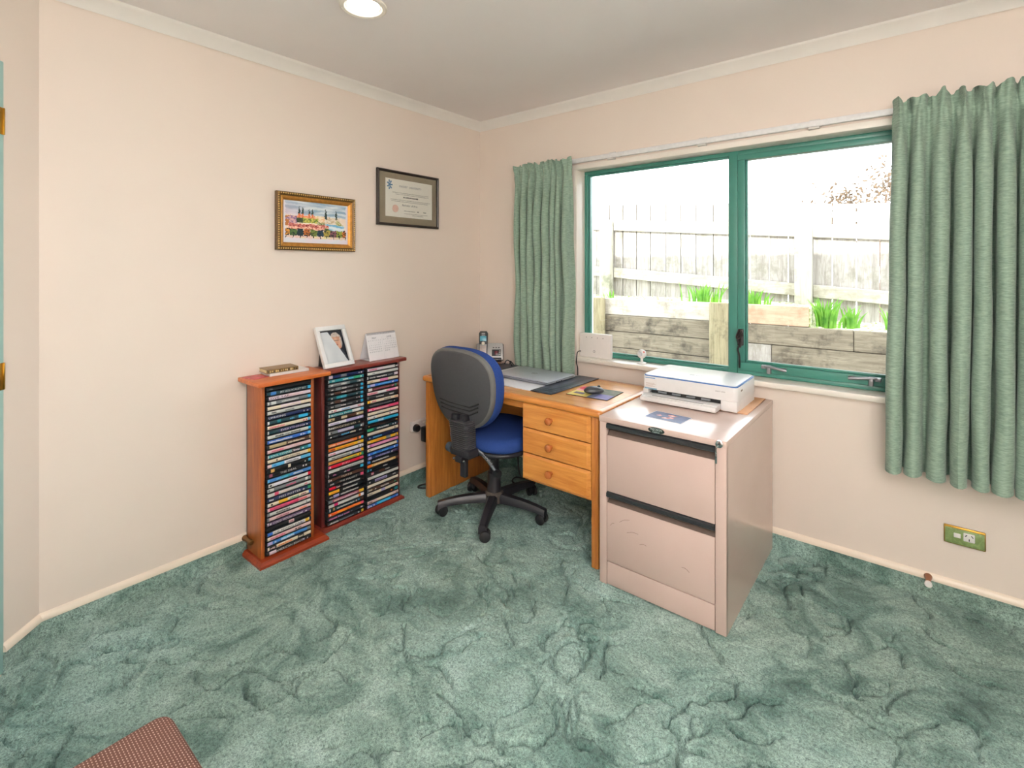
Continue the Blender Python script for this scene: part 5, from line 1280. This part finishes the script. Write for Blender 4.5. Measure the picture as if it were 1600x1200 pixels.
# five arms with casters
angs = [12 + 72 * i for i in range(5)]
M_DUST = plain('dusty_black_plastic', '4e463f', .8, var=.4, vs=25)
bm = bmesh.new(); lathe(bm, [(.0, .062), (.050, .062), (.056, .070), (.054, .108), (.044, .118), (.040, .120), (0, .120)], Matrix.Translation((CX, CY, 0)), 28); mk('hub', bm, M_DUST, ch)
for a in angs:
    d = Vector((math.cos(R(a)), math.sin(R(a)), 0)); sd = Vector((-d.y, d.x, 0))
    bm = bmesh.new(); rings = []
    for i in range(9):
        t = i / 8; r_ = .035 + .275 * t; zt = .112 - .010 * t - .022 * t ** 3; hgt = .046 * (1 - .35 * t) + (.014 if i == 8 else 0); wt = .024 * (1 - .25 * t)
        p = Vector((CX, CY, 0)) + d * r_
        rings.append([bm.verts.new(p + sd * s * wt * k + Vector((0, 0, z))) for s, k, z in ((-1, 1.12, zt - hgt), (-1, 1.12, zt - .012), (-1, .7, zt), (1, .7, zt), (1, 1.12, zt - .012), (1, 1.12, zt - hgt))])
    for r0, r1 in zip(rings, rings[1:]):
        for k in range(6): bm.faces.new((r0[k], r0[(k + 1) % 6], r1[(k + 1) % 6], r1[k]))
    bm.faces.new(rings[0][::-1]); bm.faces.new(rings[-1]); bmesh.ops.recalc_face_normals(bm, faces=bm.faces)
    arm = mk('base_arm', bm, M_BLK, ch, smooth=40)
    p = Vector((CX, CY, 0)) + d * .300
    ca = R(a + 100 + 37 * (a % 5)); cd = Vector((math.cos(ca), math.sin(ca), 0)); cs = Vector((-cd.y, cd.x, 0))
    pc = p + cd * .012
    bm = bmesh.new(); tube(bm, [p + Vector((0, 0, .045)), p + Vector((0, 0, .078))], .010, 10)
    t = bmesh.new(); lathe(t, [(0, -.008), (.024, -.008), (.024, .008), (0, .008)], None, 18); join(bm, t, Matrix.Translation(pc + Vector((0, 0, .034))) @ Vector((0, 0, 1)).rotation_difference(cs).to_matrix().to_4x4())
    for s in (-1, 1):
        t = bmesh.new(); lathe(t, [(0, -.010), (.020, -.010), (.0270, -.007), (.0282, 0), (.0270, .007), (.018, .010), (0, .011)], None, 22)
        join(bm, t, Matrix.Translation(pc + cs * s * .017 + Vector((0, 0, .0285))) @ Vector((0, 0, 1)).rotation_difference(cs * s).to_matrix().to_4x4())
    mk('caster', bm, plain('black_caster_nylon', '1c1c1f', .45), arm)
bm = bmesh.new(); lathe(bm, [(0, .112), (.040, .112), (.038, .118), (.036, .225), (.030, .232), (.027, .232), (.027, .300), (.0, .300)], Matrix.Translation((CX, CY, 0)), 24); mk('lift_cover', bm, M_BLK, ch)
bm = bmesh.new(); lathe(bm, [(0, .290), (.019, .290), (.019, .375), (0, .375)], Matrix.Translation((CX, CY, 0)), 20); box(bm, CX - .055, CX + .055, CY - .12, CY + .10, .350, .388, .008); mk('seat_mechanism', bm, M_BLK, ch)
def cushion(cx, cy, z0, z1, hx, hy, p=3.2, n=40, taper=.0, crown=.012):
    """padded slab: superellipse outline, rounded side, crowned top"""
    bm = bmesh.new(); prof = [(.90, 0), (.985, .12), (1.0, .35), (1.0, .58), (.985, .78), (.94, .92), (.86, .985), (.6, 1.0), (.3, 1.0)]; rings = []
    def ol(a, s):
        c, s_ = math.cos(a), math.sin(a)
        return hx * s * math.copysign(abs(c) ** (2 / p), c), hy * s * math.copysign(abs(s_) ** (2 / p), s_)
    for s, t in prof:
        z = z0 + (z1 - z0) * t; rings.append([bm.verts.new((cx + ol(2 * math.pi * k / n, s)[0], cy + ol(2 * math.pi * k / n, s)[1], z + (crown * (1 - s) if t > .9 else 0))) for k in range(n)])
    for a, b_ in zip(rings, rings[1:]):
        for k in range(n): bm.faces.new((a[k], a[(k + 1) % n], b_[(k + 1) % n], b_[k]))
    bm.faces.new(rings[0][::-1]); bm.faces.new(rings[-1]); bmesh.ops.recalc_face_normals(bm, faces=bm.faces); return bm
mk('seat', cushion(.665, -.565, .405, .478, .240, .235), M_BLUE, ch, smooth=60)
mk('seat_shell', cushion(.665, -.565, .382, .412, .232, .226, crown=0), M_BLK, ch, smooth=60)
# back rest: outline in (x, z), leaning back a little
def back_ol(a, s, hx=.232):
    c, s_ = math.cos(a), math.sin(a); p = 2.7
    x = hx * s * math.copysign(abs(c) ** (2 / p), c); z = .212 * s * math.copysign(abs(s_) ** (2 / p), s_)
    x *= 1 + .10 * (z / .212) - (.10 * (max(0, -z) / .212) ** 2)
    return x, z
BX, BY, BZ = .624, -.838, .728
def back_body(prof, n=48, hx=.232):
    bm = bmesh.new(); rings = []
    for s, y in prof:
        ring = []
        for k in range(n):
            x, z = back_ol(2 * math.pi * k / n, s, hx); bow = .045 * (x / hx) ** 2
            ring.append(bm.verts.new((BX + x, BY + y + bow * .55 - z * .12, BZ + z)))
        rings.append(ring)
    for a, b_ in zip(rings, rings[1:]):
        for k in range(n): bm.faces.new((a[k], a[(k + 1) % n], b_[(k + 1) % n], b_[k]))
    bm.faces.new(rings[0]); bm.faces.new(rings[-1][::-1]); bmesh.ops.recalc_face_normals(bm, faces=bm.faces); return bm
mk('backrest', back_body([(.30, .094), (.6, .094), (.82, .090), (.93, .080), (.995, .062), (1.015, .042), (1.0, .022), (.96, .010), (.90, .006), (.5, .006)], hx=.236), M_BLUE, ch, smooth=60)
sh_ = mk('back_shell', back_body([(.30, -.026), (.60, -.025), (.90, -.017), (.945, -.010), (.95, .006), (.5, .008)], hx=.228), M_SHELL, ch, smooth=30)
mk('shell_rim', back_body([(.94, -.013), (.972, -.009), (.992, .001), (.992, .010), (.94, .010), (.94, -.004)], hx=.228), M_SHELLRIM, sh_, smooth=40)
bm = bmesh.new()
for k, zz in enumerate((.652, .632, .610)):
    w1_ = .145 - k * .004
    def YB(x, z): return BY - .0262 + .045 * .55 * (x / .228) ** 2 - (z - BZ) * .12
    pts = [(-w1_ + .01, zz + .004), (-w1_ * .4, zz - .002), (w1_ * .60, zz - .006), (w1_, zz + .020)]
    tube(bm, [(BX + x, YB(x, z) + .0006, z) for x, z in pts], .0042, 5)
mk('shell_groove', bm, plain('dark_groove_plastic', '19191b', .6), sh_)
# back upright: spine boot, clamp, bar, knobs, release lever
bm = bmesh.new(); box(bm, .600, .640, -.872, -.835, .53, .60, .004); box(bm, .660, .700, -.872, -.835, .53, .605, .004); mk('back_bracket', bm, M_BLK, ch)
bm = bmesh.new(); pr = []
for i in range(15):
    z = .575 - i * .0098; wd = .068 - .0007 * i
    pr.append((wd * .94, .036, z)); pr.append((wd, .043, z - .0049))
rings = []
for k, (wx, wy, z) in enumerate(pr):
    cx_ = .660 + (.575 - z) * .10
    rings.append([bm.verts.new((cx_ + x * wx, -.852 + y * wy, z)) for x, y in ((-1, -.6), (-.8, -1), (.8, -1), (1, -.6), (1, .6), (.8, 1), (-.8, 1), (-1, .6))])
for a, b_ in zip(rings, rings[1:]):
    for k in range(8): bm.faces.new((a[k], a[(k + 1) % 8], b_[(k + 1) % 8], b_[k]))
bm.faces.new(rings[0]); bm.faces.new(rings[-1][::-1]); bmesh.ops.recalc_face_normals(bm, faces=bm.faces)
mk('bellows_boot', bm, plain('ribbed_black_rubber', '3a3a3d', .3), ch, smooth=20)
bm = B(.610, .742, -.888, -.815, .398, .436, .006); box(bm, .655, .700, -.90, -.80, .372, .402, .004); mk('clamp', bm, M_BLK, ch)
bm = B(.660, .698, -.868, -.844, .288, .400, .004); box(bm, .660, .700, -.845, -.60, .372, .384, .003); mk('upright_bar', bm, M_BLK, ch)
bm = bmesh.new(); lathe(bm, [(0, 0), (.010, 0), (.010, .022), (.024, .026), (.026, .034), (.024, .052), (.016, .058), (0, .058)], Matrix.Translation((.612, -.852, .416)) @ Matrix.Rotation(R(-90), 4, 'Y'), 16); mk('clamp_knob', bm, plain('slate_knob', '3b454f', .4), ch)
bm = bmesh.new()
for x in (.648, .716): lathe(bm, [(0, .007), (.005, .006), (.007, 0)], Matrix.Translation((x, -.898, .388)) @ Matrix.Rotation(R(90), 4, 'X'), 10)
mk('bolt', bm, plain('chrome', 'c9c9cc', .12, 1.0), ch)
bm = bmesh.new(); lv = smoothpath([(.705, -.80, .418), (.735, -.79, .405), (.770, -.775, .370), (.800, -.765, .330), (.815, -.76, .310)], 6)
tube(bm, lv, [.010] * 12 + [.009] * 12 + [.008], 10); mk('release_lever', bm, plain('grey_lever_metal', '5d6166', .35, .5), ch)
bm = bmesh.new(); pts = []
for i in range(64):
    f = i / 63; k = 6 + f * 9; i0 = min(int(k), len(lv) - 2); p = lv[i0].lerp(lv[i0 + 1], k - i0)
    pts.append(p + Vector((math.cos(i * .9) * .012, math.sin(i * .9) * .012, math.cos(i * .9) * .004)))
tube(bm, pts, .0018, 4); mk('lever_spring', bm, plain('bright_spring_wire', '9da0a4', .25, .8), ch)
bm = B(.796, .842, -.778, -.745, .292, .326, .010); mk('lever_grip', bm, plain('black_grip', '1d1d20', .4), ch)
bm = bmesh.new(); tube(bm, smoothpath([(.80, -.56, .388), (.84, -.55, .378), (.885, -.53, .345), (.92, -.52, .31)]), [.008] * 18 + [.006], 8); mk('tilt_lever', bm, plain('grey_lever_metal', '5d6166', .35, .5), ch)

# ================================================================== LEFT WALL SOCKET, PLUGS, CABLES
ws = thing('power_board', 'white wall power point with plugs beside the desk end', 'outlet', (0, -.56, .325))
mk('board_plate', B(.0, .030, -.652, -.45, .325, .388, .004), plain('white_outlet_plastic', 'd8d2cf', .4, var=.03), ws)
for y in (-.61, -.565, -.52): mk('switch', B(.030, .034, y - .008, y + .008, .368, .378, .001), M_WPLAS, ws)
bm = bmesh.new(); lathe(bm, [(0, 0), (.024, 0), (.025, .012), (.020, .024), (0, .026)], Matrix.Translation((.030, -.628, .350)) @ Matrix.Rotation(R(90), 4, 'Y'), 18)
pg_ = mk('black_plug', bm, plain('black_plug_plastic', '18181b', .35)); setp(pg_, 'round black plug in the left end of the wall power point', 'plug')
ad_ = mk('power_adaptor', B(.031, .075, -.590, -.535, .255, .350, .008), plain('black_adaptor_plastic', '15151a', .4)); setp(ad_, 'black power adaptor hanging below the wall power point', 'adaptor')
pw = mk('yellow_plug', B(.031, .060, -.552, -.515, .352, .372, .005), plain('cream_plug_plastic', 'd8c98a', .45)); setp(pw, 'cream-yellow plug in the wall power point next to the desk end', 'plug')
bm = bmesh.new(); tube(bm, smoothpath([(.055, -.562, .257), (.058, -.555, .225), (.062, -.53, .205), (.07, -.46, .21), (.08, -.36, .25)]), .004, 6); cbl = mk('adaptor_cable', bm, plain('black_cable', '1a1a1c', .5)); setp(cbl, 'black cable running from the wall adaptor behind the desk', 'cable')
bm = bmesh.new(); tube(bm, smoothpath([(.20, -.58, .008), (.13, -.655, .008), (.095, -.665, .008), (.085, -.63, .008), (.115, -.59, .010), (.18, -.53, .008)]), .005, 6); cbl = mk('floor_cable', bm, plain('black_cable', '1a1a1c', .5)); setp(cbl, 'black cable loop on the carpet at the left desk end', 'cable')
bm = bmesh.new()
tube(bm, smoothpath([(.46, -.13, .35), (.47, -.15, .15), (.50, -.16, .02), (.56, -.14, .008), (.62, -.17, .008), (.58, -.24, .008), (.50, -.24, .008), (.48, -.18, .012), (.56, -.13, .01), (.66, -.12, .10), (.70, -.13, .34)]), .005, 6)
cbl = mk('desk_cable', bm, plain('black_cable', '1a1a1c', .5)); setp(cbl, 'tangled black cables on the carpet under the desk', 'cable')
bm = bmesh.new(); tube(bm, smoothpath([(.60, -.19, .42), (.68, -.20, .36), (.76, -.22, .30), (.85, -.24, .26), (.93, -.25, .24)]), .006, 6); cbl = mk('grey_cable', bm, plain('grey_cable_sheath', '8a8b8f', .45)); setp(cbl, 'grey cable hanging under the desk behind the chair', 'cable')

# ================================================================== FOREGROUND CHAIR
fc = thing('upholstered_chair', 'brown woven fabric chair seat at the bottom left corner', 'chair', (1.56, -2.59, 0))
M_WEAVE, nt, b = mat('brown_dotted_weave'); v = coords(nt, (1, 1, 1))
br = node(nt, 'ShaderNodeTexBrick'); br.inputs['Scale'].default_value = 62; br.offset = .5
br.inputs['Color1'].default_value = rgba('b39a8d'); br.inputs['Color2'].default_value = rgba('9c8073'); br.inputs['Mortar'].default_value = rgba('5f4239')
br.inputs['Mortar Size'].default_value = .135; br.inputs['Mortar Smooth'].default_value = .4; br.inputs['Brick Width'].default_value = .42; br.inputs['Row Height'].default_value = .32
nt.links.new(v, br.inputs['Vector']); nt.links.new(br.outputs['Color'], b.inputs['Base Color']); b.inputs['Roughness'].default_value = .9; b.inputs['Specular IOR Level'].default_value = .15
bump(nt, b, br.outputs['Fac'], -.5, .002)
bm = bmesh.new(); prism(bm, rrect(1.308, 1.812, -2.84, -2.343, .030, 6), 'z', .395, .472, .016, 4)
mk('seat', bm, M_WEAVE, fc, smooth=50)
bm = bmesh.new(); t = rrect(1.3085, 1.8115, -2.8395, -2.3435, .030, 6); tube(bm, [(x, y, .452) for x, y in t] + [(t[0][0], t[0][1], .452)], .0035, 6, False); mk('piping', bm, plain('brown_piping', '8d5a4c', .8), fc)
M_LEG = wood('dark_chair_wood', '3a2418', '5c3a26', 2, 9)
for x, y in ((1.34, -2.375), (1.78, -2.375), (1.34, -2.81), (1.78, -2.81)):
    bm = bmesh.new(); tube(bm, [(x, y, 0), (x, y, .40)], [.014, .019], 10); mk('leg', bm, M_LEG, fc)
bm = B(1.325, 1.795, -2.825, -2.36, .355, .40, .004); mk('seat_frame', bm, M_LEG, fc)
bm = bmesh.new(); prism(bm, rrect(1.33, 1.79, .60, .92, .04, 5), 'y', -2.90, -2.85, .012, 3); mk('backrest', bm, M_WEAVE, fc, smooth=50)
for x in (1.40, 1.72):
    bm = bmesh.new(); tube(bm, [(x, -2.82, .38), (x, -2.885, .62), (x, -2.905, .80)], .012, 8); mk('back_post', bm, M_LEG, fc)
